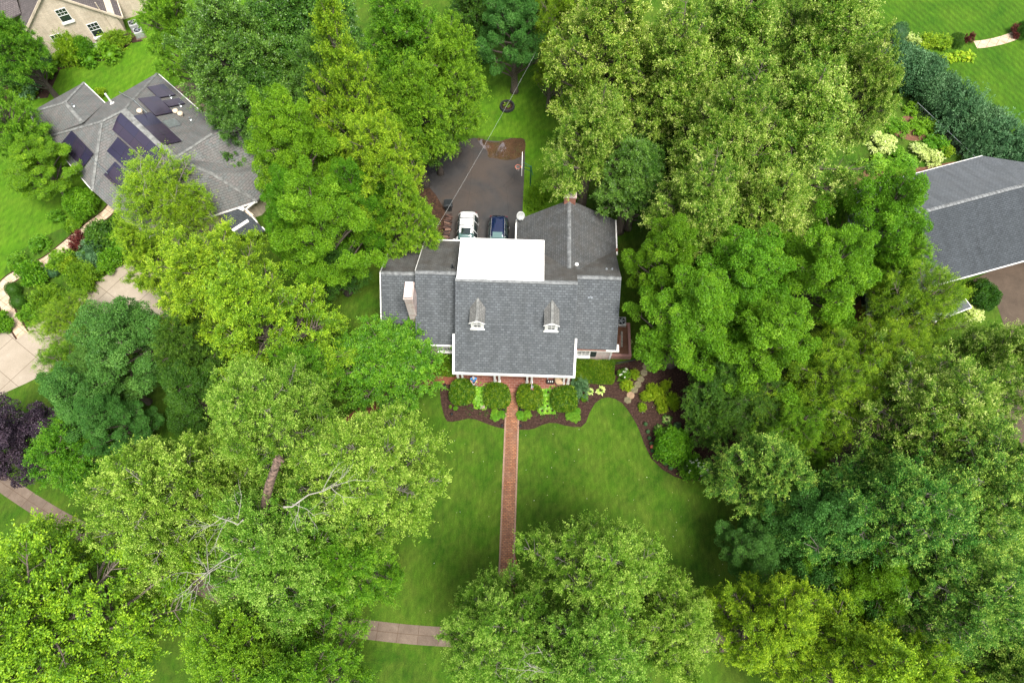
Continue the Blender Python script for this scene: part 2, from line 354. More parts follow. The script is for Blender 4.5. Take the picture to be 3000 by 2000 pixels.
LF = dict(
 bright=leafmat('bright maple leaves', L3((.062,.175,.006), (.135,.32,.012), (.28,.50,.03)), .35),
 blue=leafmat('blue green maple leaves', L3((.042,.13,.020), (.09,.235,.036), (.20,.40,.08)), .3),
 yellow=leafmat('yellow green leaves', L3((.08,.175,.006), (.175,.335,.011), (.42,.60,.03)), .34),
 silver=leafmat('light grey green leaves', L3((.065,.165,.009), (.165,.325,.02), (.45,.62,.11)), .34),
 linden=leafmat('linden leaves with pale bracts', L3((.05,.14,.007), (.135,.27,.016), (.36,.49,.07), (.62,.69,.22)), .34),
 dark=leafmat('dark glossy leaves', L3((.036,.11,.012), (.075,.195,.018), (.18,.36,.05)), .3, .36, .45),
 mid=leafmat('mid green leaves', L3((.05,.15,.005), (.115,.28,.010), (.26,.47,.028)), .35),
 olive=leafmat('olive feathery leaves', L3((.06,.145,.004), (.135,.27,.008), (.34,.51,.026)), .35),
 deep=leafmat('cool green leaves with pale tips', L3((.036,.125,.014), (.095,.245,.024), (.40,.57,.09)), .32),
 shade=leafmat('deep green and shaded leaves', L3((.024,.08,.007), (.052,.14,.011), (.12,.25,.022)), .28),  # for dark plants; on the shaded trees the shade is put into the leaf colour
 teal=leafmat('blue green shrub leaves', L3((.045,.125,.045), (.095,.21,.08), (.20,.36,.16))),
 purple=leafmat('purple leaves', L3((.018,.012,.022), (.045,.03,.048), (.10,.065,.09)), .15),
 box=leafmat('clipped hedge leaves', L3((.035,.11,.004), (.09,.20,.006), (.24,.33,.018))),
 hosta=leafmat('hosta leaves', L3((.08,.22,.01), (.17,.40,.02), (.36,.60,.07)), .3, .35),
 lime=leafmat('lime green shrub leaves', L3((.12,.24,.008), (.25,.40,.012), (.45,.58,.03))),
 white=leafmat('white petals', L3((.6,.65,.5), (.8,.82,.75), (.9,.9,.86)), .2),
 cream=leafmat('cream leaf margins', L3((.30,.42,.08), (.5,.62,.18), (.72,.78,.4)), .25),
 red=leafmat('dark red leaves', L3((.05,.01,.01), (.12,.025,.02), (.2,.06,.04)), .2),
)

# ---------------------------------------------------------------- foliage
def leaf_arrays(rng, base, along, nrm, L, Wd, tint, fold=.12):
    """base (n,3) leaf start, along (n,3) long axis, nrm (n,3) face normal"""
    n = len(base)
    along = along / (np.linalg.norm(along, axis=1, keepdims=True) + 1e-9)
    side = np.cross(along, nrm); side /= (np.linalg.norm(side, axis=1, keepdims=True) + 1e-9)
    nn = np.cross(side, along)
    s = rng.uniform(.7, 1.25, (n, 1))
    l = L * s; w = Wd * s * .5
    mid = base + along * l * .45
    v = np.stack([base, mid + side * w + nn * w * fold * 2, base + along * l, mid - side * w + nn * w * fold * 2], axis=1)
    return v.reshape(-1, 3), np.repeat(tint, 4)
def leaf_mesh(name, V, T, mat, extra=None):
    """quads from (4n,3); extra = (verts, tris, tint) appended"""
    nq = len(V) // 4
    me = bpy.data.meshes.new(name)
    idx = np.arange(nq * 4, dtype=np.int32)
    nv = len(V); loops = idx; starts = np.arange(nq) * 4; tot = np.full(nq, 4)
    if extra is not None:
        ev, et, etn = extra
        loops = np.concatenate([loops, (et + nv).reshape(-1)]); starts = np.concatenate([starts, nq*4 + np.arange(len(et))*et.shape[1]])
        tot = np.concatenate([tot, np.full(len(et), et.shape[1])]); V = np.concatenate([V, ev]); T = np.concatenate([T, etn])
    me.vertices.add(len(V)); me.vertices.foreach_set('co', V.astype(np.float32).reshape(-1))
    me.loops.add(len(loops)); me.loops.foreach_set('vertex_index', loops.astype(np.int32))
    me.polygons.add(len(starts)); me.polygons.foreach_set('loop_start', starts.astype(np.int32)); me.polygons.foreach_set('loop_total', tot.astype(np.int32))
    a = me.attributes.new('tint', 'FLOAT', 'POINT'); a.data.foreach_set('value', np.clip(T, 0, 1).astype(np.float32))
    me.update(calc_edges=True); me.materials.append(mat)
    return me
def unit(a): return a / (np.linalg.norm(a, axis=-1, keepdims=True) + 1e-9)

def clump_leaves(rng, C, D, rc, style, nper, L, Wd, tv=.16, tipamt=.35, droop=.25):
    """C clump centres (k,3), D outward unit dirs (k,3), rc radii (k,)"""
    k = len(C); up = np.array([0, 0, 1.0])
    ct = rng.normal(.42, tv * .8, k)
    if style == 'puff':
        i = np.repeat(np.arange(k), nper); n = len(i)
        d = unit(rng.normal(size=(n, 3))); 
        ax = unit(D * .75 + up * .9)
        dot = np.sum(d * ax[i], axis=1, keepdims=True); d = unit(d + ax[i] * np.where(dot < -.1, -dot * 1.6, 0) + ax[i] * .15)
        # small sub-puffs on the surface
        bumpf = 1 + .16 * np.sin(d[:, 0:1] * 7 + C[i, 0:1] * 3) * np.sin(d[:, 1:2] * 7 + C[i, 1:2] * 5)
        rr = rng.uniform(.72, 1.0, (n, 1)) * bumpf
        p = C[i] + d * rr * rc[i][:, None] * np.array([1, 1, .78])
        al = unit(d * .5 + rng.normal(size=(n, 3)) * .75 - up * .1)
        nr = unit(d * .55 + up * .65 + rng.normal(size=(n, 3)) * .42)
        t = ct[i] + rng.normal(0, tv, n) + tipamt * (d[:, 2] - .5) * .25  # tint rises towards puff tops, a highlight put into the leaf colour
        return leaf_arrays(rng, p, al, nr, L, Wd, t)
    # spray: twiglets fanning out from the clump centre, leaves in two ranks along each
    m = 6; per = max(2, nper // m)
    i = np.repeat(np.arange(k), m); n = len(i)
    tw = unit(D[i] * 1.0 + rng.normal(size=(n, 3)) * np.array([.62, .62, .34]) + up * .12)
    tl = rc[i] * np.where(rng.random(n) < .22, rng.uniform(1.7, 2.5, n), rng.uniform(.75, 1.45, n))
    j = np.repeat(np.arange(n), per); q = len(j)
    s = rng.uniform(.05, 1, q)
    p = C[i][j] + tw[j] * (s * tl[j])[:, None] - up * (s ** 2 * tl[j] * droop)[:, None] + rng.normal(0, 1, (q, 3)) * (rc[i][j] * .13)[:, None]
    sd_ = unit(np.cross(tw[j], up)) * rng.choice([-1, 1], (q, 1))
    al = unit(tw[j] * .8 + sd_ * .7 + rng.normal(size=(q, 3)) * .35 - up * .15)
    nr = unit(up + rng.normal(size=(q, 3)) * .48 + D[i][j] * .25)
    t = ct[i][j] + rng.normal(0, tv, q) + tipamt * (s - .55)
    return leaf_arrays(rng, p, al, nr, L, Wd, t)

PROTO = {}; TS = .93
def make_tree(key, name, seed, Rr, H, Hb, style, mat, bark, nlimb=70, sub=5, nper=170, rc=.8, L=.24, Wd=.15,
              lump=.2, top=.42, tipamt=.35, tv=.15, droop=.25, limbr=1.0, bottom=-.35, inner=.35, lobe=1.0, cone=.35):
    rng = np.random.default_rng(seed)
    Hc = Hb + top * (H - Hb); up_ax = H - Hc; dn = Hc - Hb * .6
    lobes = unit(rng.normal(size=(9, 3))); lw = rng.uniform(-1, 1, 9) * lump
    lobes2 = unit(rng.normal(size=(26, 3))); lw2 = rng.uniform(-1, 1, 26) * lump * .6
    def env(d):
        k = 1 + (np.exp((d @ lobes.T - 1) * 3.2) * lw).sum(axis=-1) + (np.exp((d @ lobes2.T - 1) * 13) * lw2).sum(axis=-1)
        ax = np.where(d[..., 2:3] > 0, np.array([Rr, Rr, up_ax]), np.array([Rr, Rr, dn]))
        o_ = d * ax * k[..., None]; zr = np.clip(o_[..., 2:3] / up_ax, 0, 1)
        return np.concatenate([o_[..., :2] * (1 - cone * zr ** 1.2), o_[..., 2:3]], axis=-1)
    ctr = np.array([0, 0, Hc])
    tr = MB(); tilt = rng.normal(0, .03, 2) * H
    tp = [(tilt[0]*s**2, tilt[1]*s**2, H * .9 * s) for s in (0, .04, .15, .35, .6, .8, 1)]
    r0 = .030 * H * limbr + .06 * Rr * .5
    tr.tube(tp, [r0*1.5, r0*1.1, r0, r0*.8, r0*.5, r0*.28, .04], 9)
    Cs = []; Ds = []; 
    ga = math.pi * (3 - math.sqrt(5))
    for k in range(nlimb):
        zz = 1 - (k + .5) / nlimb * (1 - bottom); az = k * ga + rng.normal(0, .25)
        rxy = math.sqrt(max(0, 1 - zz*zz)); d = np.array([rxy*math.cos(az), rxy*math.sin(az), zz])
        sc_ = rng.uniform(.80, 1.06) if rng.random() < .8 else rng.uniform(.5, .75)
        e = ctr + env(d) * sc_
        hor = math.hypot(e[0], e[1]); zs = min(max(e[2] - (.45 + .5*rng.random()) * hor, Hb * .7), H * .82)
        st = np.array([tilt[0]*(zs/H)**2, tilt[1]*(zs/H)**2, zs])
        midp = st * .45 + e * .55 + np.array([0, 0, .10 * hor * rng.uniform(.2, 1)]) + rng.normal(0, .05*Rr, 3)
        def B(s): return (1-s)**2*st + 2*s*(1-s)*midp + s*s*e
        ln = np.linalg.norm(e - st)
        rl = .012 * ln * limbr + .02
        tr.tube([B(s) for s in (0, .25, .5, .75, .97)], [rl*1.6, rl*1.25, rl*.9, rl*.5, rl*.2], 5, cap=False)
        tan = unit(e - midp + unit(d) * .4 * ln)
        lat = np.cross(tan, [0, 0, 1]); lat = unit(lat) if np.linalg.norm(lat) > .05 else np.array([1., 0, 0])
        nrm_ = np.cross(lat, tan); size = rng.uniform(.75, 1.3) * lobe
        Cs.append(e); Ds.append(tan)
        for q in range(sub):
            u = 1 - (q + rng.random()) / sub                    # 1 at the tip of the lobe
            wdt = (.35 + 1.1 * math.sqrt(max(0, 1 - u))) * (.62 + .38*u)
            sgn = 1 if q % 2 else -1
            off = lat * sgn * rng.uniform(.2, 1) * rc * 1.55 * wdt * size + nrm_ * rng.normal(0, .32) * rc * size + tan * (u - 1) * rc * 3.2 * size
            c = e + off + np.array([0, 0, -.05 * abs(sgn) * rc])
            fr_ = B(max(0, 1 - (1-u) * rc * 3.2 * size / ln - .1))
            tr.tube([fr_, (fr_ + c) / 2 + np.array([0, 0, .05]), c], [rl*.45, rl*.3, rl*.12], 3, cap=False)
            Cs.append(c); Ds.append(unit(off / rc * .35 + tan * .9 + unit(d) * .25 + np.array([0, 0, .1])))
    Cs = np.array(Cs); Ds = np.array(Ds); rcs = rc * rng.uniform(.65, 1.25, len(Cs))
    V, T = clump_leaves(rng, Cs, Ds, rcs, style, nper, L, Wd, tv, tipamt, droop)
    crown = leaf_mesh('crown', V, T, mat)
    me_tr = bpy.data.meshes.new('trunk'); me_tr.from_pydata(tr.v, [], tr.f); me_tr.materials.append(bark)
    me_tr.polygons.foreach_set('use_smooth', [True]*len(me_tr.polygons)); me_tr.update()
    PROTO[key] = (name, me_tr, crown, Rr, H)
    return len(V) // 4

def plant_tree(key, px, py, rpx, Ht, label, cat='tree', group=None, mat=None, rz=None, zf=.62, squash=1.0, name=None):
    nm, mt, mc, R0, H0 = PROTO[key]
    zc = Ht * zf; p = at(px, py, zc); rr = rpx * TS / FP * depth(p)
    t = thing(name or nm, label, cat, (p.x, p.y, 0), rz if rz is not None else random.uniform(0, 6.28), group)
    t.scale = (rr / R0, rr / R0 * squash, Ht / H0)
    a = bpy.data.objects.new('trunk', mt); link(a, t)
    c = bpy.data.objects.new('crown', mc); link(c, t)
    if mat is not None:
        c.material_slots[0].link = 'OBJECT'; c.material_slots[0].material = mat
    return t

def ico(sub=2):
    import bmesh
    bm = bmesh.new(); bmesh.ops.create_icosphere(bm, subdivisions=sub, radius=1)
    v = np.array([x.co[:] for x in bm.verts]); f = np.array([[y.index for y in x.verts] for x in bm.faces]); bm.free()
    return v, f
ICO = ico(3)
def bush_mesh(seed, r, h, style, mat, n=1600, L=.1, Wd=.06, core=.82, lump=.12, pw=2.0, tipamt=.3, tv=.16, sy=1.0, clumps=0, zc=None):
    """low plant: leaves on a lumpy dome over a leafy inner mass; pw>2 makes it boxy (clipped)"""
    rng = np.random.default_rng(seed)
    lob = unit(rng.normal(size=(14, 3))); lw = rng.uniform(-1, 1, 14) * lump
    def surf(d):
        k = 1 + (np.exp((d @ lob.T - 1) * 7) * lw).sum(axis=-1)
        s = (np.abs(d) ** pw).sum(axis=-1) ** (-1 / pw)
        return d * (s * k)[..., None] * np.array([r, r * sy, h * .5]) + np.array([0, 0, h * .5])
    if clumps:
        d = unit(rng.normal(size=(clumps, 3)) + np.array([0, 0, .35])); C = surf(d) * np.array([1, 1, 1])
        C = (C - [0, 0, h*.45]) * rng.uniform(.55, .95, (clumps, 1)) + [0, 0, h*.45]
        V, T = clump_leaves(rng, C, d, np.full(clumps, r * .28) * rng.uniform(.7, 1.3, clumps), style, n // clumps, L, Wd, tv, tipamt)
        V[:, 2] = np.maximum(V[:, 2], .02)
    else:
        d = unit(rng.normal(size=(n, 3)) + np.array([0, 0, .25])); p = surf(d * np.array([1, 1, 1]))
        p = (p - [0, 0, h*.5]) * rng.uniform(.86, 1.02, (n, 1)) + [0, 0, h*.5]
        al = unit(rng.normal(size=(n, 3)) * .8 + d * .6); nr = unit(d * .9 + rng.normal(size=(n, 3)) * .45 + [0, 0, .3])
        t = .42 + rng.normal(0, tv, n) + tipamt * .3 * np.sin(p[:, 0]*9) * np.sin(p[:, 1]*8)
        V, T = leaf_arrays(rng, p, al, nr, L, Wd, t)
    ex = None
    if core:
        cv = surf(ICO[0]); cv = (cv - [0, 0, h*.45]) * core + [0, 0, h*.42]
        ex = (cv, ICO[1], np.full(len(cv), .3))
    return leaf_mesh('foliage', V, T, mat, ex)
def place_mesh(name, me, loc, label, cat, rz=None, sc=(1, 1, 1), group=None, mat=None):
    o = bpy.data.objects.new(name, me); link(o); o.location = loc; o.rotation_euler = (0, 0, random.uniform(0, 6.28) if rz is None else rz); o.scale = sc
    if mat is not None: o.material_slots[0].link = 'OBJECT'; o.material_slots[0].material = mat
    return tag(o, label, cat, group)

# ---------------------------------------------------------------- flat sheets on the ground
def spline(pts, n=6):
    out = []; k = len(pts)
    for i in range(k):
        a, b, c, d = (np.array(pts[(i+j-1) % k], float) for j in range(4))
        for s in range(n):
            t = s / n
            out.append(tuple(.5*((2*b) + (-a+c)*t + (2*a-5*b+4*c-d)*t*t + (-a+3*b-3*c+d)*t**3)))
    return out
def sheet(name, pts, z, mat, kind='structure', smooth=0, label=None, cat=None, jag=0):
    if smooth: pts = spline(pts, smooth)
    if jag: pts = [(x + random.uniform(-jag, jag), y + random.uniform(-jag, jag)) for x, y in pts]
    P = [at(x, y, 0) for x, y in pts]
    mb = MB(); 
    from mathutils.geometry import tessellate_polygon
    tri = tessellate_polygon([P])
    mb.add([(p.x, p.y, z) for p in P], [tuple(t) for t in tri])
    o = mb.build(name, mat)
    me = o.data
    if len(me.polygons) and me.polygons[0].normal.z < 0: me.flip_normals()
    return tag(o, label, cat, None, kind)
def ribbon(name, pts, w, z, mat, label=None, cat=None, kind='structure', n=6, pix=True):
    """strip of width w along an open line, uv running along it"""
    P = [np.array(at(x, y, 0)[:2]) if pix else np.array((x, y)) for x, y in pts]
    if n > 1:
        Q = []
        for i in range(len(P)-1):
            a = P[max(i-1, 0)]; b = P[i]; c = P[i+1]; d = P[min(i+2, len(P)-1)]
            for s in range(n):
                t = s/n; Q.append(.5*((2*b)+(-a+c)*t+(2*a-5*b+4*c-d)*t*t+(-a+3*b-3*c+d)*t**3))
        Q.append(P[-1]); P = Q
    vs = []; uv = []; s = 0
    for i, p in enumerate(P):
        t = P[min(i+1, len(P)-1)] - P[max(i-1, 0)]; t /= np.linalg.norm(t); nn = np.array([-t[1], t[0]])
        if i: s += np.linalg.norm(P[i] - P[i-1])
        vs += [(*(p + nn*w/2), z), (*(p - nn*w/2), z)]; uv += [(w/2, s), (-w/2, s)]
    fs = [(2*i, 2*i+1, 2*i+3, 2*i+2) for i in range(len(P)-1)]
    me = bpy.data.meshes.new(name); me.from_pydata(vs, [], fs); me.materials.append(mat); u = me.uv_layers.new(name='UVMap')
    for lp in me.loops: u.data[lp.index].uv = uv[lp.vertex_index]
    me.update()
    if me.polygons[0].normal.z < 0: me.flip_normals()
    o = bpy.data.objects.new(name, me); link(o); return tag(o, label, cat, None, kind)

g = MB(); g.add([(-400,-300,0),(400,-300,0),(400,600,0),(-400,600,0)], [(0,1,2,3)]); tag(g.build('ground', M['lawn']), None, None, None, 'structure')
sheet('back_lawn', [(900,120),(1120,150),(1240,110),(1330,170),(1330,330),(1300,480),(1230,560),(1195,560),(1195,470),(1204,318),(1060,310),(960,380),(900,300)], .004, M['lawn_rear'])
sheet('neighbour_lawn', [(-300,-60),(700,-60),(680,200),(520,560),(230,470),(100,640),(-60,700),(-300,700)], .004, M['lawn_rear'])
sheet('far_lawn', [(1960,-80),(2600,-80),(2600,420),(2352,330),(2200,240),(2060,110),(1980,60)], .004, M['lawn_far'])
sheet('side_lawn', [(960,560),(1000,520),(990,440),(940,430),(880,520),(900,570)], .008, M['lawn_rear'])
sheet('driveway', [(880,400),(985,360),(1057,326),(1090,316.6),(1104,320),(1122,323.6),(1150,324),(1174,317.7),(1205.6,320),(1205.6,368),(1202,428),(1199.8,480),(1194,620),(1000,620),(1019,547),(1018,480),(992,440),(900,450)], .010, M['asphalt'], jag=.8)
sheet('puddle', [(1097,319),(1104,318),(1120,325),(1142,327),(1165,320),(1204,320),(1203,354),(1188,364),(1165,368),(1139,364.4),(1122,361),(1120,349),(1106,335)], .016, M['puddle'], smooth=5, jag=.9)
sheet('litter_ground', [(955,425),(985,430),(1015,470),(1024,500),(1026,560),(1000,560),(996,500),(960,470)], .018, M['litter'], smooth=4, jag=1)
# front planting beds
BED_R = [(1191,889),(1191,986),(1213,987),(1228,984),(1244,976),(1262,971),(1278,971),(1297,977),(1318,980),(1335,980),(1346,970),(1354,948),(1367,926),(1381,915),(1397,912),(1413,916),(1428,925),(1441,940),(1453,958),(1461,972),(1468,988),(1479,1018),(1495,1052),(1520,1077),(1549,1094),(1576,1102),(1614,1105),(1650,1105),(1760,1090),(1760,900),(1640,850),(1560,840),(1535,836),(1500,829),(1466,825),(1440,832),(1412,838),(1320,842),(1320,870)]
sheet('flower_bed', BED_R, .012, M['mulch'], jag=.5)
BED_L = [(1012,877),(1010,900),(1014,930),(1021,957),(1027,967),(1038,969),(1057,965),(1076,961),(1093,963),(1115,971),(1136,979),(1160,985),(1163,890),(1150,870),(1050,866)]
sheet('flower_bed', BED_L, .012, M['mulch'], jag=.5)
sheet('side_yard_ground', [(725,640),(880,580),(880,730),(1000,800),(1000,860),(900,900),(760,850),(700,740)], .006, M['lawn'])
sheet('east_soil', [(2075,268),(2100,272),(2115,300),(2128,318),(2100,325),(2070,318),(2045,300)], .016, M['soil'], smooth=4, jag=1.5)
sheet('east_soil', [(1990,385),(2060,378),(2120,384),(2190,372),(2230,375),(2060,425),(1960,450)], .016, M['soil'], smooth=3, jag=1.5)
sheet('dark_strip', [(2100,235),(2120,240),(2250,360),(2230,378),(2180,330)], .014, M['darkstrip'])
sheet('east_ground_cover', [(1900,180),(2095,232),(2180,330),(2225,376),(2100,410),(1960,450),(1880,400),(1860,300)], .008, M['groundcover'], smooth=3)
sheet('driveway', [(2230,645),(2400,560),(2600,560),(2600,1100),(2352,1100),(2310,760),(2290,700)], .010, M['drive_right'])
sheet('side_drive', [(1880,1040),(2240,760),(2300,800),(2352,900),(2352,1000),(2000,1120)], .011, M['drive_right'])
sheet('patio', [(385,205),(455,180),(520,230),(530,300),(470,270)], .010, M['sidewalk'])
sheet('neighbour_bed', [(10,620),(70,560),(200,500),(280,470),(340,560),(300,600),(215,645),(150,720),(60,770),(40,730)], .008, M['groundcover'], smooth=3)
sheet('neighbour_driveway', [(-120,960),(0,907),(60,880),(88,866),(170,868),(260,830),(420,760),(420,640),(330,590),(310,598),(275,612),(214,652),(150,720),(60,752),(25,758),(-120,800)], .012, M['concrete'])
ribbon('flagstone_path', [(262,468),(245,490),(205,520),(150,565),(105,600),(60,620),(18,645),(4,668),(14,700),(30,735),(52,770)], .95, .018, M['flagpath'])
ribbon('path_border', [(262,468),(245,490),(205,520),(150,565),(105,600),(60,620),(18,645),(4,668),(14,700),(30,735),(52,770)], 1.25, .014, M['litter'])
ribbon('far_path', [(2240,103),(2262,101),(2300,93),(2335,80),(2380,55)], 1.1, .010, M['flagpath'])
ribbon('sidewalk', [(-60,1060),(22,1120),(120,1183),(200,1225),(300,1275),(430,1330),(560,1385),(700,1425),(820,1442),(930,1455),(1030,1462),(1200,1470),(1500,1475),(1800,1470),(2400,1440)], 1.3, .012, M['sidewalk'])
ribbon('side_path', [(1050,868),(1000,869),(965,873),(930,884),(890,906),(850,935),(810,965),(760,1000),(700,1040),(640,1080),(560,1150),(520,1330)], 1.15, .016, M['pathbrick'])

# house frame: local x to the right, y to the rear
HO = Vector((-0.005, 20.036, 0)); HY = R(-2)
def hl(x, y, z=0.0):
    return Vector((HO.x + x*math.cos(HY) - y*math.sin(HY), HO.y + x*math.sin(HY) + y*math.cos(HY), z))
def hloc(name, label, cat, x, y, z=0, rz=0, group=None):
    return thing(name, label, cat, hl(x, y, z), HY + rz, group)
wk = MB()
wk.add([(-.36,-15.5,0),(.56,-15.5,0),(.56,.0,0),(-.36,.0,0)], [(0,1,2,3)])
o = wk.build('brick_walk', M['walkbrick']); o.location = hl(0, 0, .030); o.rotation_euler = (0, 0, HY); tag(o, None, None, None, 'structure')
wk = MB()
for a in (-.50, .57): wk.box(a, a+.13, -15.5, -2.3, -.03, .022)
o = wk.build('walk_edging', M['walkedge']); o.location = hl(0, 0, .020); o.rotation_euler = (0, 0, HY); tag(o, None, None, None, 'structure')
ribbon('lower_walk', [(1167,1255),(1172,1285),(1185,1330),(1200,1380),(1205,1440)], .9, .020, M['pathbrick'])

# ---------------------------------------------------------------- the main house
HS = thing("cape_house", "grey shingled house with white porch columns, two small dormers and a white flat roof section", "house", tuple(HO), HY)
HM = Matrix.Translation(HO) @ Matrix.Rotation(HY, 4, 'Z'); HMI = HM.inverted()
def lp(px, py, z): return HMI @ at(px, py, z)
def lplane(px, py, a, b, c, lift=0.0): return HMI @ onplane(px, py, HM @ Vector(a), HM @ Vector(b), HM @ Vector(c), lift)
def z1(x, y): return ((1100 + x*.36347)/1.27551, (680 + y*.36347)/1.27551)
def z2(x, y): return (940.8 + .23333*x, 297.9 + .23333*y)
def zp(x, y): return (1003.5 + .14*x, 831.1 + .14*y)
def z3(x, y): return (1317.1 + .13334*x, 768.3 + .13334*y)
def z6(x, y): return (1332.8 + .225*x, 784 + .225*y)
def body(mb, x0, x1, prof, m=0):
    """solid with the (y, z) outline prof between x0 and x1"""
    n = len(prof); vs = [(x0, y, z) for y, z in prof] + [(x1, y, z) for y, z in prof]
    return mb.add(vs, [list(range(n))[::-1], list(range(n, 2*n))] + [(i, (i+1)%n, (i+1)%n+n, i+n) for i in range(n)], m)
MEX, MRY, MRZ, MEZ = 0.10, 5.98, 7.60, 2.90       # main front eave y, ridge y, ridge z, eave z
w = MB()
body(w, -4.42, 4.72, [(2.6, 0), (9.9, 0), (9.9, 4.8), (5.98, 7.35), (2.6, 4.65)])
body(w, -7.8, -4.42, [(2.75, 0), (11.55, 0), (11.55, 3.5), (7.1, 6.35), (2.75, 2.95)])
body(w, -10.75, -7.8, [(4.45, 0), (11.1, 0), (11.1, 2.95), (7.5, 5.3), (4.45, 3.0)])
body(w, 4.72, 8.22, [(2.72, 0), (11.5, 0), (11.5, 2.9), (7.1, 6.3), (2.72, 2.9)])
w.build('wall', M['whitebrick'], HS)
w = MB()
vs = [(x, y, z) for y in (9.0, 14.35) for x, z in ((.3, 0), (8.35, 0), (8.35, 2.9), (4.34, 6.1), (.3, 2.9))]
w.add(vs, [(0,1,2,3,4), (9,8,7,6,5)] + [(i, i+5, (i+1)%5+5, (i+1)%5) for i in range(5)])
w.build('rear_wall', M['whitebrick'], HS)
# front slopes
rf = MB(); T = .14
rf.slab([(-4.62, MEX, MEZ), (4.90, MEX, MEZ), (4.90, MRY, MRZ), (-4.62, MRY, MRZ)], T)
rf.slab([(-7.97, 2.45, 2.9), (-4.62, 2.45, 2.9), (-4.62, 7.1, 6.6), (-7.97, 7.1, 6.6)], T)
rf.slab([(-10.95, 4.2, 3.0), (-7.97, 4.2, 3.0), (-7.97, 7.5, 5.6), (-10.95, 7.5, 5.6)], T)
rf.slab([(4.90, 2.45, 2.9), (8.45, 2.45, 2.9), (8.45, 7.1, 6.6), (4.90, 7.1, 6.6)], T)
rf.build('front_roof', M['shingle'], HS)
rr = MB()
rr.slab([(-4.62, MRY, MRZ), (2.25, MRY, MRZ), (2.25, 9.95, 4.9), (-4.62, 9.95, 4.9)], T)
rr.slab([(2.25, MRY, MRZ), (4.90, MRY, MRZ), (4.90, 10.4, 4.6), (2.25, 10.4, 4.6)], T)
rr.slab([(-7.97, 7.1, 6.6), (-4.50, 7.1, 6.6), (-4.50, 12.1, 3.4), (-7.97, 12.1, 3.4)], T)
rr.slab([(-10.95, 7.5, 5.6), (-7.97, 7.5, 5.6), (-7.97, 11.65, 3.0), (-10.95, 11.65, 3.0)], T)
rr.slab([(4.90, 7.1, 6.6), (8.45, 7.1, 6.6), (8.60, 12.0, 2.84), (4.90, 12.0, 2.84)], T)
rr.build('rear_roof', M['shingle_rear'], HS)
er = MB()
er.slab([(-.05, 10.3, 2.80), (-.05, 14.9, 2.80), (4.34, 14.65, 6.32), (4.34, 7.5, 6.32), (2.25, 8.6, 4.62), (2.25, 10.3, 4.62)], T)
er.slab([(8.70, 12.0, 2.80), (4.34, 7.5, 6.32), (4.34, 14.65, 6.32), (8.70, 15.2, 2.80)], T)
er.build('ell_roof', M['shingle_ell'], HS)
# ridge caps
cp = MB()
def cap(a, b, wd=.17):
    a = Vector(a); b = Vector(b); d = (b-a).normalized(); s = d.cross(Vector((0,0,1))).normalized()*wd; dz = Vector((0,0,-.11)); up = Vector((0,0,.045))
    n = max(2, int((b-a).length/.32))
    for i in range(n):
        p = a + (b-a)*i/n; q = a + (b-a)*(i+1)/n; l1 = Vector((0,0,.022)); 
        cp.add([p+up+l1, q+up, q+up+s+dz, p+up+l1+s+dz, q+up-s+dz, p+up+l1-s+dz], [(0,3,2,1), (0,1,4,5)])
for a_, b_, w_ in (((-4.62, MRY, MRZ), (4.90, MRY, MRZ), .17), ((-7.97, 7.1, 6.6), (-4.66, 7.1, 6.6), .17), ((-10.95, 7.5, 5.6), (-8.0, 7.5, 5.6), .17), ((4.94, 7.1, 6.6), (8.45, 7.1, 6.6), .17), ((4.34, 8.0, 6.32), (4.34, 14.65, 6.32), .15)):
    cp = MB(); cap(a_, b_, w_); cp.build('ridge_cap', M['shingle_cap'], HS)
# white shed dormer with a membrane roof
wd = MB(); wd.slab([(-4.52, 5.98, 7.68), (2.22, 5.98, 7.68), (2.22, 10.15, 6.85), (-4.52, 10.15, 6.85)], .10)
wd.build('membrane_roof', M['membrane'], HS)
wd = MB(); body(wd, -4.42, 2.12, [(6.05, 7.2), (6.05, 7.50), (10.02, 6.72), (10.02, 4.7)]); wd.build('shed_dormer_wall', M['white'], HS)
wd = MB(); wd.bar((-4.54, 10.19, 6.82), (2.24, 10.19, 6.82), .06, .14); wd.bar((2.26, 6.0, 7.62), (2.26, 10.2, 6.82), .05, .12); wd.build('membrane_edge', M['gutter'], HS)
# fascia, gutters
gt = MB()
gt.box(-4.80, 5.08, MEX-.16, MEX-.01, MEZ-.20, MEZ-.03)
gt.bar((-4.71, MEX-.1, MEZ-.10), (-4.71, 2.55, 4.86), .17, .16); gt.bar((4.99, MEX-.1, MEZ-.10), (4.99, 2.5, 4.82), .17, .16)
gt.build('gutter', M['white'], HS)
def bits(name, mat, *items):
    for it in items:
        g_ = MB()
        for k in it: (g_.box if len(k) == 6 else g_.bar)(*k)
        g_.build(name, mat, HS)
bits('eave_gutter', M['gutter'], [(-7.97, -4.74, 2.31, 2.44, 2.76, 2.88)], [(5.09, 8.5, 2.31, 2.44, 2.76, 2.88), (8.46, 8.66, 2.31, 2.95, 2.74, 2.93)],
     [((-11.0, 4.1, 2.9), (-11.0, 7.5, 5.55), .08, .14), ((-11.0, 11.7, 2.9), (-11.0, 7.5, 5.55), .08, .14), (-10.95, -8.0, 11.66, 11.78, 2.86, 2.98)],
     [(-8.03, -4.5, 12.11, 12.24, 3.26, 3.38), ((-8.02, 12.1, 3.3), (-8.02, 7.3, 6.38), .05, .12)], [(-.18, -.06, 11.6, 14.9, 2.66, 2.79)], [(8.71, 8.82, 11.6, 15.2, 2.66, 2.79)])
bits('gutter_rust', M['copper'], [(5.1, 7.6, 2.32, 2.43, 2.885, 2.90)], [(8.66, 8.86, 11.9, 12.2, 2.70, 2.86)], [(-.25, -.02, 11.4, 11.65, 2.7, 2.87)])
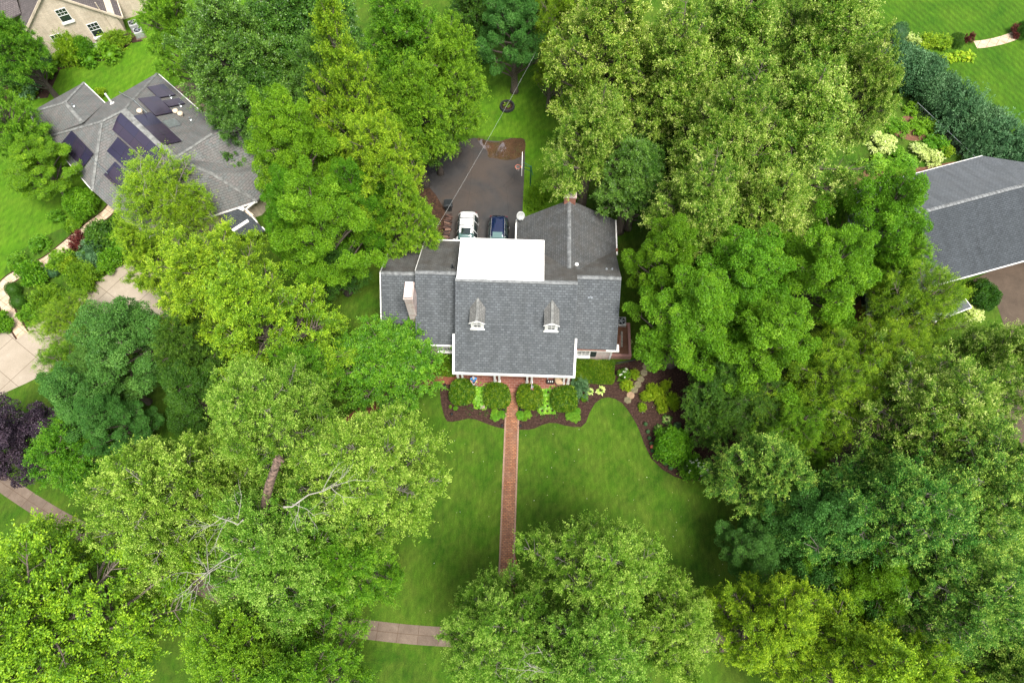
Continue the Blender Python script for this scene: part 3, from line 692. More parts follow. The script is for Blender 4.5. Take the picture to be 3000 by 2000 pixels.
bits('downspout', M['white'], [(-4.70, -4.60, 2.2, 2.32, .1, 2.9)], [(5.02, 5.12, 2.5, 2.62, .1, 2.75)])
# porch
pf = MB(); pf.box(-4.78, 4.92, -.12, 2.6, -.1, .25); pf.build('porch_floor', M['porchbrick'], HS)
pf = MB(); pf.box(-.66, 1.12, -.46, -.12, -.1, .14); pf.build('porch_step', M['redbrick'], HS)
for cx in (-4.50, -4.13, -1.44, -1.07, 1.25, 1.63, 4.30, 4.67):
    c = MB(); c.box(cx-.085, cx+.085, .32, .49, .37, 2.62); c.box(cx-.12, cx+.12, .285, .525, .251, .37); c.box(cx-.115, cx+.115, .29, .52, 2.62, 2.72)
    c.build('column', M['white'], HS, bevel=.008)
c = MB(); c.box(-4.75, 4.95, .26, .55, 2.721, 2.76); c.box(-4.62, 4.85, .6, 2.59, 2.70, 2.74); c.build('porch_ceiling', M['white'], HS)
dd = MB(); dd.box(-.25, .75, 2.53, 2.60, .25, 2.35); dr = dd.build('front_door', M['shutter'], HS)
dd = MB(); dd.tube([(.62, 2.50, 1.25), (.62, 2.46, 1.25)], .035, 8); dd.build('handle', M['chrome'], dr)
def window(parent, x0, x1, z0, z1_, y, shut=False, nx=3, nz=2):
    f = MB(); f.box(x0-.1, x0, y-.06, y, z0-.1, z1_+.1); f.box(x1, x1+.1, y-.06, y, z0-.1, z1_+.1); f.box(x0, x1, y-.06, y, z1_, z1_+.1)
    f.box(x0-.14, x1+.14, y-.22, y, z0-.16, z0-.002); f.box(x0, x1, y-.055, y-.01, (z0+z1_)/2-.03, (z0+z1_)/2+.03)
    wi = f.build('window', M['white'], parent)
    p = MB(); p.box(x0, x1, y-.03, y-.005, z0, z1_); p.build('pane', M['glass'], wi)
    s = MB()
    for i in range(1, nx): xx = x0+(x1-x0)*i/nx; s.box(xx-.012, xx+.012, y-.045, y-.031, z0, z1_)
    for j in (1, 3): zz = z0+(z1_-z0)*j/4; s.box(x0, x1, y-.048, y-.032, zz-.012, zz+.012)
    s.build('muntin', M['white'], wi)
    if shut:
        for a, b in ((x0-.62, x0-.14), (x1+.14, x1+.62)):
            q = MB(); q.box(a, b, y-.05, y, z0-.1, z1_+.1)
            for k in range(12): zz = z0 + (z1_-z0)*(k+.5)/12; q.bar((a+.05, y-.055, zz), (b-.05, y-.055, zz), .02, .05)
            q.build('shutter', M['shutter'], parent)
window(HS, -6.25, -5.15, .95, 2.35, 2.75); window(HS, 5.42, 6.35, .95, 2.35, 2.72, True)
window(HS, -3.4, -2.4, .9, 2.2, 2.6, True); window(HS, 2.4, 3.4, .9, 2.2, 2.6, True)
cb = MB(); cb.box(8.12, 8.26, 2.66, 2.72, 0, 2.75); cb.build('corner_board', M['white'], HS)
# dormers
def dormer(cx):
    yf = 2.95; zb = MEZ + .8*(yf-MEX); ze = zb+1.12; zr = zb+1.55; hw = .50
    yr = lambda z: MEX + (z-MEZ)/.8
    d = MB(); d.add([(cx-hw,yf,zb-.1),(cx+hw,yf,zb-.1),(cx+hw,yf,ze),(cx,yf,zr-.08),(cx-hw,yf,ze),
                     (cx-hw,yr(ze),ze),(cx,yr(zr),zr-.08),(cx+hw,yr(ze),ze),(cx-hw,yr(zb)+.05,zb-.1),(cx+hw,yr(zb)+.05,zb-.1)],
                    [(0,1,2,3,4),(0,4,5,8),(2,1,9,7),(4,3,6,5),(3,2,7,6)])
    dm = d.build('dormer', M['white'], HS)
    r = MB()
    for s in (-1, 1):
        pts = [(cx+s*(hw+.10), yf-.1, ze-.07), (cx, yf-.1, zr), (cx, yr(zr)+.1, zr), (cx+s*(hw+.10), yr(ze)+.05, ze-.07)]
        r.slab(pts if s < 0 else pts[::-1], .05)
    r.build('dormer_roof', M['shingle_dormer'], dm)
    q = MB(); q.box(cx-.09, cx+.09, yf-.1, yr(zr)-.1, zr-.005, zr+.03); q.build('dormer_ridge', M['cap_mixed'], dm)
    p = MB(); p.box(cx-.26, cx+.26, yf-.02, yf-.005, zb+.22, zb+1.0); p.build('pane', M['glass'], dm)
    f = MB()
    for x0 in (cx-.32, cx+.26): f.box(x0, x0+.06, yf-.04, yf-.004, zb+.16, zb+1.06)
    f.box(cx-.26, cx+.26, yf-.04, yf-.004, zb+1.0, zb+1.06); f.box(cx-.36, cx+.36, yf-.08, yf-.004, zb+.14, zb+.2)
    f.box(cx-.012, cx+.012, yf-.035, yf-.021, zb+.22, zb+1.0); f.box(cx-.26, cx+.26, yf-.037, yf-.022, zb+.59, zb+.65); f.box(cx-.26, cx+.26, yf-.033, yf-.021, zb+.80, zb+.82)
    f.build('window_frame', M['white'], dm)
    f = MB(); f.bar((cx-hw-.12, yf-.11, ze-.12), (cx, yf-.11, zr-.05), .04, .09); f.bar((cx+hw+.12, yf-.11, ze-.12), (cx, yf-.11, zr-.05), .04, .09)
    f.box(cx-hw-.08, cx+hw+.08, yf-.12, yf-.02, zb-.08, zb+.0); f.build('dormer_trim', M['white'], dm)
dormer(-2.83); dormer(2.98)
# chimneys
c = MB(); c.add([(-8.50,4.28,1.5),(-7.88,4.28,1.5),(-7.88,5.68,1.5),(-8.50,5.68,1.5),(-8.50,4.28,7.5),(-7.88,4.28,7.5),(-7.88,5.68,7.5),(-8.50,5.68,7.5)],
        [(0,3,2,1),(4,5,6,7),(0,1,5,4),(1,2,6,5),(2,3,7,6),(3,0,4,7)])
c.box(-8.56, -7.82, 4.22, 5.74, 7.15, 7.30)
ch = c.build('chimney', M['chimneybrick'], HS)
c = MB(); c.box(-8.46, -7.92, 4.32, 5.64, 7.5, 7.56); c.box(-8.38, -8.0, 4.45, 4.85, 7.56, 7.66); c.box(-8.38, -8.0, 5.1, 5.5, 7.56, 7.66); c.build('chimney_cap', M['white'], ch)
c = MB(); c.box(3.90, 4.86, 14.42, 15.05, 0, 6.9); ch = c.build('chimney', M['redbrick'], HS)
c = MB(); c.box(3.85, 4.91, 14.37, 15.10, 6.9, 7.02); c.box(4.1, 4.66, 14.55, 14.92, 7.02, 7.1); c.build('chimney_cap', M['chimneybrick'], ch)
# pipes and vents on the roof
RP = [(2.25, MRY, MRZ), (4.90, MRY, MRZ), (4.90, 9.2, 5.1)]
def vent(px, py, pl, h, r, mat, hood=False, base=True, lean=(0, 0)):
    p = lplane(px, py, *pl); v = MB()
    if base: v.lathe([(r*2.4, -.03), (r*2.2, .04), (r*1.2, .10)], 10, tuple(p))
    v.tube([p, p + Vector((lean[0], lean[1], h))], r, 10)
    if hood: v.lathe([(r*1.3, h-.02), (r*2.3, h), (r*2.1, h+.07), (r*.7, h+.12)], 12, (p.x+lean[0], p.y+lean[1], p.z))
    v.build('vent_pipe', mat, HS, smooth=False)
LWR = [(-7.97, 7.1, 6.6), (-4.50, 7.1, 6.6), (-4.50, 12.1, 3.4)]
RWR = [(4.90, 7.1, 6.6), (8.45, 7.1, 6.6), (8.60, 12.0, 2.84)]; RWF = [(4.90, 2.45, 2.9), (8.45, 2.45, 2.9), (8.45, 7.1, 6.6)]
vent(*z1(622, 290), LWR, .55, .07, M['black'])
vent(*z1(1618, 285), RWR, .5, .07, M['white'], True)
vent(*z1(1862, 300), RWR, .15, .05, M['steel']); vent(*z1(1908, 300), RWR, .15, .05, M['steel'])
vent(*z1(1731, 533), RWF, .28, .05, M['steel'], base=False)
p = lplane(*z1(1731, 530), *RWF); v = MB(); v.box(p.x-.2, p.x+.2, p.y-.06, p.y+.1, p.z-.08, p.z+.06); v.build('vent_flashing', M['steel'], HS)
# satellite dish on its mast at the corner of the rear ell
dc = lp(1196, 496, 3.55); sdm = MB()
dn = Vector((.25, -.75, .62)).normalized(); dx = dn.cross(Vector((0,0,1))).normalized(); dy = dx.cross(dn)
vs = [dc - dn*.10]; fs = []
for ri, rad in enumerate((.14, .27, .38)):
    for k in range(20):
        a = 2*math.pi*k/20; vs.append(dc + (dx*math.cos(a)*rad + dy*math.sin(a)*rad*1.1) + dn*(-.10 + rad*rad*.7))
for k in range(20): fs.append((0, 1+k, 1+(k+1)%20))
for ri in range(2):
    for k in range(20): fs.append((1+ri*20+k, 1+(ri+1)*20+k, 1+(ri+1)*20+(k+1)%20, 1+ri*20+(k+1)%20))
sdm.add(vs, fs); di = sdm.build('satellite_dish', M['acgrey'], HS, smooth=True)
mo = di.modifiers.new('thick', 'SOLIDIFY'); mo.thickness = .02
v = MB(); v.tube([(-.12, 14.6, 2.75), (-.12, 14.6, 3.2), dc - dn*.12], .03, 8); v.build('dish_mast', M['steel'], di)
v = MB(); e = dc + dn*.42 - dy*.22; v.tube([dc - dy*.36, e], .018, 6); v.tube([e - dn*.1, e + dn*.04], .05, 8); v.build('dish_arm', M['acgrey'], di)
# service mast at rear left corner
ms = lp(994, 548, 3.4)
v = MB(); v.tube([(ms.x, ms.y-.2, 3.0), (ms.x, ms.y-.2, 4.2)], .04, 8); v.lathe([(.08, 0), (.09, .06), (.03, .14)], 8, (ms.x, ms.y-.2, 4.2)); v.build('service_mast', M['black'], HS)

# ---------------------------------------------------------------- overhead wires
A = HM @ Vector((ms.x, ms.y-.2, 4.15)); Bq = at(1330, -70, 9.0)
for k, (oz, lab) in enumerate(((0, 'pale overhead service wire sagging across the rear driveway to the house corner'),)):
    pts = []
    for i in range(41):
        s = i/40; q = A.lerp(Bq, s); q.z -= 4*s*(1-s)*.7; pts.append(q)
    w_ = MB(); w_.tube(pts, .009, 5); tag(w_.build('overhead_wire', M['acgrey']), lab, 'wire')
pl = thing('utility_pole', 'dark wooden utility pole at the top edge beyond the back lawn trees', 'utility pole', (Bq.x+.1, Bq.y+.2, 0))
v = MB(); v.tube([(0,0,-.2), (0,0,9.2)], [.17, .12], 10); v.build('pole', M['darkbark'], pl)
v = MB(); v.box(-.9, .9, -.06, .06, 8.5, 8.62); v.build('crossarm', M['darkbark'], pl)

# ---------------------------------------------------------------- neighbouring houses
def cap_w(mb, a, b, wd=.17):
    a = Vector(a); b = Vector(b); d = (b-a).normalized(); s = d.cross(Vector((0,0,1))).normalized()*wd; dz = Vector((0,0,-.06)); up = Vector((0,0,.05))
    n = max(2, int((b-a).length/.35))
    for i in range(n):
        p = a + (b-a)*i/n; q = a + (b-a)*(i+1)/n; l1 = Vector((0,0,.03))
        mb.add([p+up+l1, q+up, q+up+s+dz, p+up+l1+s+dz, q+up-s+dz, p+up+l1-s+dz], [(0,3,2,1), (0,1,4,5)])
def poly_up(mb, pts, th=.12):
    pts = [Vector(p) for p in pts]; n = Vector((0,0,0))
    for i in range(len(pts)): n += (pts[i]-pts[0]).cross(pts[(i+1)%len(pts)]-pts[0])
    if n.z < 0: pts = pts[::-1]
    mb.slab(pts, th)
def trim(mb, pts, w_=.12, h=.16):
    for a, b in zip(pts[:-1], pts[1:]): mb.bar(Vector(a)+Vector((0,0,-.07)), Vector(b)+Vector((0,0,-.07)), w_, h)
def zl(x, y, z): return at(47+.2*x, 141.1+.2*y, z)
LG, LH, LN, LP_, LQ, LD, LE, LC, LB, LA, LR1, LV = [zl(*t) for t in ((295,865,2.8),(820,1475,2.8),(930,690,5.8),(1180,560,5.8),(1770,1110,5.8),(1570,133,2.8),(2075,578,2.8),(970,478,2.8),(725,243,2.8),(90,595,2.8),(510,470,4.6),(715,705,4.7))]
SH = thing('solar_house', 'low grey house with hipped roofs, dark solar panels and a skylight', 'house', (LN.x, LN.y, 0))
# make the four corners of the rear right slope share one plane
r = MB()
LS = at(487, 307, 5.8); LX = at(655, 392, 2.8); LW = at(590, 462, 2.8); LK = at(487, 399, 5.2); LFX = at(331, 547, 2.8); LX0 = at(585, 250, 2.8); LSX = at(545, 290, 5.8)
poly_up(r, [LG, LH, LN]); 
poly_up(r, [LG, LN, LP_, LD, LC])
poly_up(r, [LD, LP_, LQ, LE])
poly_up(r, [LH, LN, LP_]); poly_up(r, [LH, LP_, LQ]); poly_up(r, [LH, LQ, LFX]); poly_up(r, [LFX, LQ, LK]); poly_up(r, [LFX, LK, LW])
poly_up(r, [LA, LB, LR1]); poly_up(r, [LA, LR1, LV, LG]); poly_up(r, [LB, LC, LV, LR1])
poly_up(r, [LE, LQ, LS]); poly_up(r, [LE, LS, LSX, LX0]); poly_up(r, [LQ, LS, LSX, LX]); poly_up(r, [LQ, LX, LK]); poly_up(r, [LK, LX, LW]); poly_up(r, [LSX, LX0, LX])
r.build('roof', M['shingle_mixed'], SH, world=True)
for a, b, w_ in ((LG, LN, .15), (LH, LN, .15), (LN, LP_, .15), (LP_, LD, .15), (LA, LR1, .15), (LB, LR1, .15), (LR1, LV, .15), (LQ, LS, .15), (LK, LW, .15), (LK, LQ, .15), (LP_, LQ, .3)):
    cpm = MB(); cap_w(cpm, a, b, w_); cpm.build('hip_cap', M['cap_mixed'], SH, world=True)
tm = MB(); trim(tm, [LB, LC]); trim(tm, [LD, LE]); trim(tm, [LA, LG, LH]); trim(tm, [LH, zl(940, 1385, 2.8), LFX, LW]); tm.build('gutter', M['gutter'], SH, world=True)
wl = MB()
def wallpoly(mb, pts, top, inset):
    c = sum((Vector(p) for p in pts), Vector())/len(pts); q = []
    for p in pts: d = Vector((c.x-p.x, c.y-p.y, 0)).normalized()*inset; q.append(Vector((p.x+d.x, p.y+d.y, 0)))
    n = len(q); mb.add(q + [v + Vector((0,0,top)) for v in q], [list(range(n, 2*n))] + [(i, (i+1)%n, (i+1)%n+n, i+n) for i in range(n)] + [(( i+1)%n, i, i+n, (i+1)%n+n) for i in range(0)])
wallpoly(wl, [LG, LH, LFX, LW, LX, LX0, LE, LD, LC], 2.62, .7); wallpoly(wl, [LA, LG, LC, LB], 2.62, .6)
wl.build('wall', M['creambrick'], SH, world=True)
def roofarray(name, quad, plane, lift, mat, parent, conv, th=.05, world=True):
    P = [onplane(*conv(*q), *plane, lift) for q in quad]
    n = (P[1]-P[0]).cross(P[2]-P[0]).normalized(); 
    if n.z < 0: n = -n; P = P[::-1]
    mb = MB(); k = len(P); lo = [p - n*th for p in P]
    mb.add(P+lo, [list(range(k)), list(range(2*k-1, k-1, -1))] + [(i, i+k, (i+1)%k+k, (i+1)%k) for i in range(k)])
    return mb.build(name, mat, parent, world=world)
cl = lambda x, y: (47+.2*x, 141.1+.2*y)
F1 = (LG, LH, LN); F3 = (LD, LP_, LQ); F4a = (LH, LP_, LQ)
roofarray('solar_panel', [(585,795),(835,1060),(710,1225),(455,955)], F1, .14, M['panel'], SH, cl)
for qd in ([(1150,590),(1650,1050),(1530,1215),(1020,755)], [(1118,868),(1500,1215),(1370,1372),(990,1030)], [(1085,1150),(1330,1390),(1200,1540),(955,1300)]):
    roofarray('solar_panel', qd, F4a, .16, M['panel'], SH, cl)
for qd in ([(1640,258),(1780,380),(1585,415),(1455,293)], [(1575,395),(1750,580),(1550,620),(1350,425)], [(1820,418),(1888,480),(1705,518),(1630,450)], [(1495,580),(1850,910),(1640,955),(1300,625)]):
    roofarray('solar_panel', qd, F3, .2, M['panel'], SH, cl, .08)
sk_ = roofarray('skylight', [(1770,652),(1842,722),(1703,757),(1632,685)], F3, .16, M['steel'], SH, cl, .14)
roofarray('pane', [(1766,662),(1826,718),(1708,746),(1648,690)], F3, .175, M['windshield'], sk_, cl, .01, world=False)
def wvent(px, py, plane, kind):
    p = onplane(*cl(px, py), *plane); v = MB()
    if kind == 'cap': v.lathe([(.16,0),(.14,.25),(.27,.28),(.24,.4),(.06,.5)], 12, tuple(p)); mt = M['creambrick']
    elif kind == 'tall': v.box(p.x-.16,p.x+.16,p.y-.16,p.y+.16,p.z-.1,p.z+.1); v.tube([p, p+Vector((0,0,1.3))], .09, 10); mt = M['white']
    else: v.tube([p, p+Vector((0,0,.3))], .07, 10); v.lathe([(.18,-.05),(.15,.05),(.08,.1)], 10, tuple(p)); mt = M['steel']
    v.build('vent_pipe', mt, SH, world=True)
wvent(1385, 595, F3, 'cap'); wvent(1795, 595, F3, 'cap'); wvent(1850, 625, F3, 'cap'); wvent(1955, 670, F3, 'pipe'); wvent(1730, 418, F3, 'pipe'); wvent(1840, 515, F3, 'pipe')
wvent(1058, 488, (LC, LN, LP_), 'tall'); wvent(612, 515, (LB, LC, LR1), 'pipe')
cd = MB(); pq = [zl(1135, 355, 3.6), zl(1300, 445, 5.2), zl(1450, 590, 5.6)]; cd.tube(pq, .045, 6); cd.build('conduit', M['steel'], SH, world=True); cd = MB()
pq = [onplane(*cl(*t), *F1, .1) for t in ((812,1102),(900,1190),(1000,1290))]; cd.tube(pq, .04, 6); cd.build('conduit', M['steel'], SH, world=True)
# low annexe roof with white parapets beside it
za = lambda x, y, z: at(439+.16*x, 313.6+.16*y, z)
AX = thing('annexe_building', 'small dark flat roofed annexe with white parapet edges beside the solar panel house', 'annexe', tuple(za(700, 1150, 0)))
q = MB(); poly_up(q, [za(580,985,2.6), za(760,1070,2.5), za(1060,1340,2.4), za(900,1440,2.4), za(640,1400,2.4), za(420,1130,2.5)], .15); q.build('roof', M['shingle_blue'], AX, world=True)
q = MB(); q.bar(za(400,1090,2.7), za(585,970,2.7), .3, .12); q.bar(za(580,970,2.7), za(760,1055,2.7), .3, .12); q.bar(za(595,1355,2.6), za(822,1205,2.6), .28, .12); q.build('parapet', M['white'], AX, world=True)
q = MB(); q.bar(za(915,945,2.75), za(785,1045,2.75), .1, .14); q.bar(za(785,1045,2.75), za(950,1235,2.75), .1, .14); q.bar(za(1020,1300,2.5), za(1065,1350,2.5), .1, .12); q.build('gutter', M['gutter'], AX, world=True)
q = MB(); wallpoly(q, [za(580,985,0), za(760,1070,0), za(1060,1340,0), za(900,1440,0), za(640,1400,0), za(420,1130,0)], 2.3, .3); q.build('wall', M['creambrick'], AX, world=True)

# right neighbour
EH = thing('blue_grey_house', 'long dark blue grey gabled house with red brick walls beyond the right hand trees', 'house', tuple(at(2250, 520, 0)))
r1 = at(2030, 418, 3.0); r2 = at(2257, 358, 3.0); r3 = at(2400, 405, 3.0); rA = at(2030, 510, 5.6); rB = at(2400, 413, 5.6)
rB = rA + (rB - rA)*1.0; e1 = at(2060, 679, 3.0); e2 = at(2560, 541, 3.0); rB2 = at(2352, 425, 5.6); rA0 = rA + (rA - rB2)*.25; e0 = e1 + (e1 - e2)*.15; r0_ = r1 + (r1 - r2)*.35
rC = rB2 + (rB2 - rA)*.4
fr = MB(); poly_up(fr, [rA0, rC, e2, e0]); fr.build('front_roof', M['shingle_blue'], EH, world=True)
fr = MB(); poly_up(fr, [rA0, r0_, r2, rB2]); poly_up(fr, [rB2, r2, r3 + (r3-r2)*.6, rC]); fr.build('rear_roof', M['shingle_blue_pale'], EH, world=True)
cc = MB(); cap_w(cc, rA0, rC, .16); cc.build('ridge_cap', M['shingle_cap'], EH, world=True)
tt = MB(); trim(tt, [e0, e2], .16, .14); trim(tt, [r0_, r2], .14, .12); tt.build('gutter', M['gutter'], EH, world=True)
wl = MB(); off = Vector((-.2, .8, 0)); wallpoly(wl, [e0 + Vector((0,.7,0)), e2 + Vector((0,.7,0)), r3 + (r3-r2)*.5, r2, r0_], 2.85, .5); wl.build('wall', M['redbrick'], EH, world=True)
# front wing of the right neighbour, mostly beneath the feathery tree
EW = [at(1985, 640, 4.6), at(2206, 672, 2.8), at(2231, 705, 2.8), at(2130, 745, 2.8), at(1990, 720, 2.8)]
q = MB(); poly_up(q, EW); q.build('wing_roof', M['shingle_blue_pale'], EH, world=True)
q = MB(); trim(q, [EW[1], EW[2], EW[3], EW[4]], .14, .12); q.build('wing_gutter', M['gutter'], EH, world=True)
q = MB(); wallpoly(q, [EW[0], EW[1], EW[2], EW[3], EW[4]], 2.6, .6); q.build('wing_wall', M['redbrick'], EH, world=True)

# cream gabled house, upper left
GB = at(294, 82, 0); GA = at(115, 138, 0)
GL = Vector((GA.x, GA.y, 4.0)); GR_ = Vector((GB.x, GB.y, 2.75)); Gt = GA.lerp(GB, .43); GT = Vector((Gt.x, Gt.y, 7.0))
back = Vector((-(GB-GA).y, (GB-GA).x, 0)).normalized()
GH = thing('cream_house', 'cream stone house with a brown roof and three gable windows in the far corner', 'house', tuple(GA))
q = MB(); f = [GA, GB, GR_, GT, GL]; b_ = [v + back*14 for v in f]
q.add(f + b_, [(0,1,2,3,4), (9,8,7,6,5)] + [(i, i+5, (i+1)%5+5, (i+1)%5) for i in range(5)]); q.build('wall', M['creambrick'], GH, world=True)
ax = (GB-GA).normalized(); ov = -back*.12
q = MB(); zz = Vector((0,0,.12))
gr2 = GR_ + ax*.5 + Vector((0,0,-.6)); gl2 = GL - ax*.35 + Vector((0,0,-.35))
poly_up(q, [GT+zz+ov, gr2+zz+ov, gr2+zz+back*14, GT+zz+back*14], .1); poly_up(q, [GT+zz+ov, gl2+zz+ov, gl2+zz+back*14, GT+zz+back*14], .1)
# left side wing with its own slope
wA = gl2 - ax*.1 + back*3.0 + Vector((0,0,-.5)); 
poly_up(q, [GL+back*2.2+Vector((0,0,.2)), GL-ax*7+back*1.2+Vector((0,0,-.4)), GL-ax*7+back*9, GL+back*9+Vector((0,0,1.0))], .12)
q.build('roof', M['shingle_brown'], GH, world=True)
q = MB(); q.bar(GT+ov*1.5+Vector((0,0,.05)), gr2+ov*1.5+Vector((0,0,.05)), .1, .2); q.bar(GT+ov*1.5+Vector((0,0,.05)), gl2+ov*1.5+Vector((0,0,.05)), .1, .2); q.bar(gr2+ov+ax*.06, gr2+ax*.06+back*4, .12, .14); q.build('gable_trim', M['creambrick'], GH, world=True)
# wing on the right behind
w0 = GB + back*2.6; q = MB(); wp = [w0, w0+ax*9, w0+ax*9+back*6, w0+back*6]
q.add([p for p in wp] + [p+Vector((0,0,2.7)) for p in wp], [(0,1,5,4),(1,2,6,5),(2,3,7,6),(3,0,4,7),(4,5,6,7)]); q.build('side_wall', M['creambrick'], GH, world=True)
def gwin(s, z0, wd_, h, base, nrm):
    c = base + s; f = MB(); a_ = ax
    def pt(u, v, d): return c + a_*u + Vector((0,0,z0+v)) + nrm*d
    def bx(u0, u1, v0, v1, d0, d1, mb): mb.add([pt(u0,v0,d1),pt(u1,v0,d1),pt(u1,v0,d0),pt(u0,v0,d0),pt(u0,v1,d1),pt(u1,v1,d1),pt(u1,v1,d0),pt(u0,v1,d0)], [(3,2,1,0),(4,5,6,7),(0,1,5,4),(1,2,6,5),(2,3,7,6),(3,0,4,7)])
    bx(-wd_/2-.06, wd_/2+.06, -.06, h+.06, 0, .03, f); bx(-wd_/2-.14, wd_/2+.14, -.26, -.07, 0, .16, f); wf = f.build('window', M['white'], GH, world=True)
    f = MB(); bx(-wd_/2, wd_/2, 0, h, .031, .045, f); pn = f.build('pane', M['glass'], wf)
    pn.data.transform(Matrix.Translation(-GH.location))
    f = MB()
    for k in (-1, 1): bx(k*wd_/6-.014, k*wd_/6+.014, h/2, h, .046, .056, f)
    bx(-wd_/2, wd_/2, h/2-.03, h/2+.03, .046, .06, f); bx(-wd_/2, wd_/2, h*.75-.014, h*.75+.014, .046, .055, f); mu = f.build('muntin', M['white'], wf); mu.data.transform(Matrix.Translation(-GH.location))
gwin(ax*3.9, 3.55, .95, 1.35, GA, -back); gwin(ax*2.0, 1.0, 1.0, 1.5, GA, -back); gwin(ax*5.75, 1.0, 1.0, 1.5, GA, -back)
gwin(ax*4.2, 1.0, 1.0, 1.3, w0, -back); gwin(ax*6.2, 1.0, 1.0, 1.3, w0, -back)
q = MB(); pq = GA + ax*7.25 - back*.12; q.tube([pq, pq+Vector((0,0,4.6))], .05, 8); q.build('flue_pipe', M['creambrick'], GH, world=True)

def ac_unit(px, py, label, s=.8, rz=0, z=.8):
    p = at(px, py, z); t = thing('air_conditioner', label, 'air conditioner', (p.x, p.y, 0), rz, None)
    m = MB(); m.box(-s/2, s/2, -s/2, s/2, .08, z); m.build('casing', M['acgrey'], t, bevel=.06)
    m = MB(); m.lathe([(s*.40, z+.001), (s*.40, z+.02), (s*.36, z+.03), (s*.05, z+.03)], 20); m.build('fan_grille', M['darkmetal'], t)
    m = MB()
    for k in range(5): a = k*2*math.pi/5; m.bar((0,0,z+.04), (math.cos(a)*s*.33, math.sin(a)*s*.33, z+.04), .09, .012)
    m.lathe([(s*.09, z+.03), (s*.09, z+.05), (.01, z+.06)], 10); m.build('fan', M['steel'], t)
    m = MB(); m.box(-s*.6, s*.6, -s*.6, s*.6, -.05, .08); m.build('base', M['sidewalk'], t)
    return t
an = math.atan2(ax.y, ax.x)
ac_unit(1427, 737, 'round topped air conditioner against the right wall of the grey shingled house', .85, HY)
ac_unit(304, 52, 'rear one of the two air conditioners beside the cream house', .9, an); ac_unit(315, 69, 'front one of the two air conditioners on the grass beside the cream house', .9, an)
ac_unit(214, 103, 'small air conditioner standing among the shrubs below the cream gable wall', .7, an)

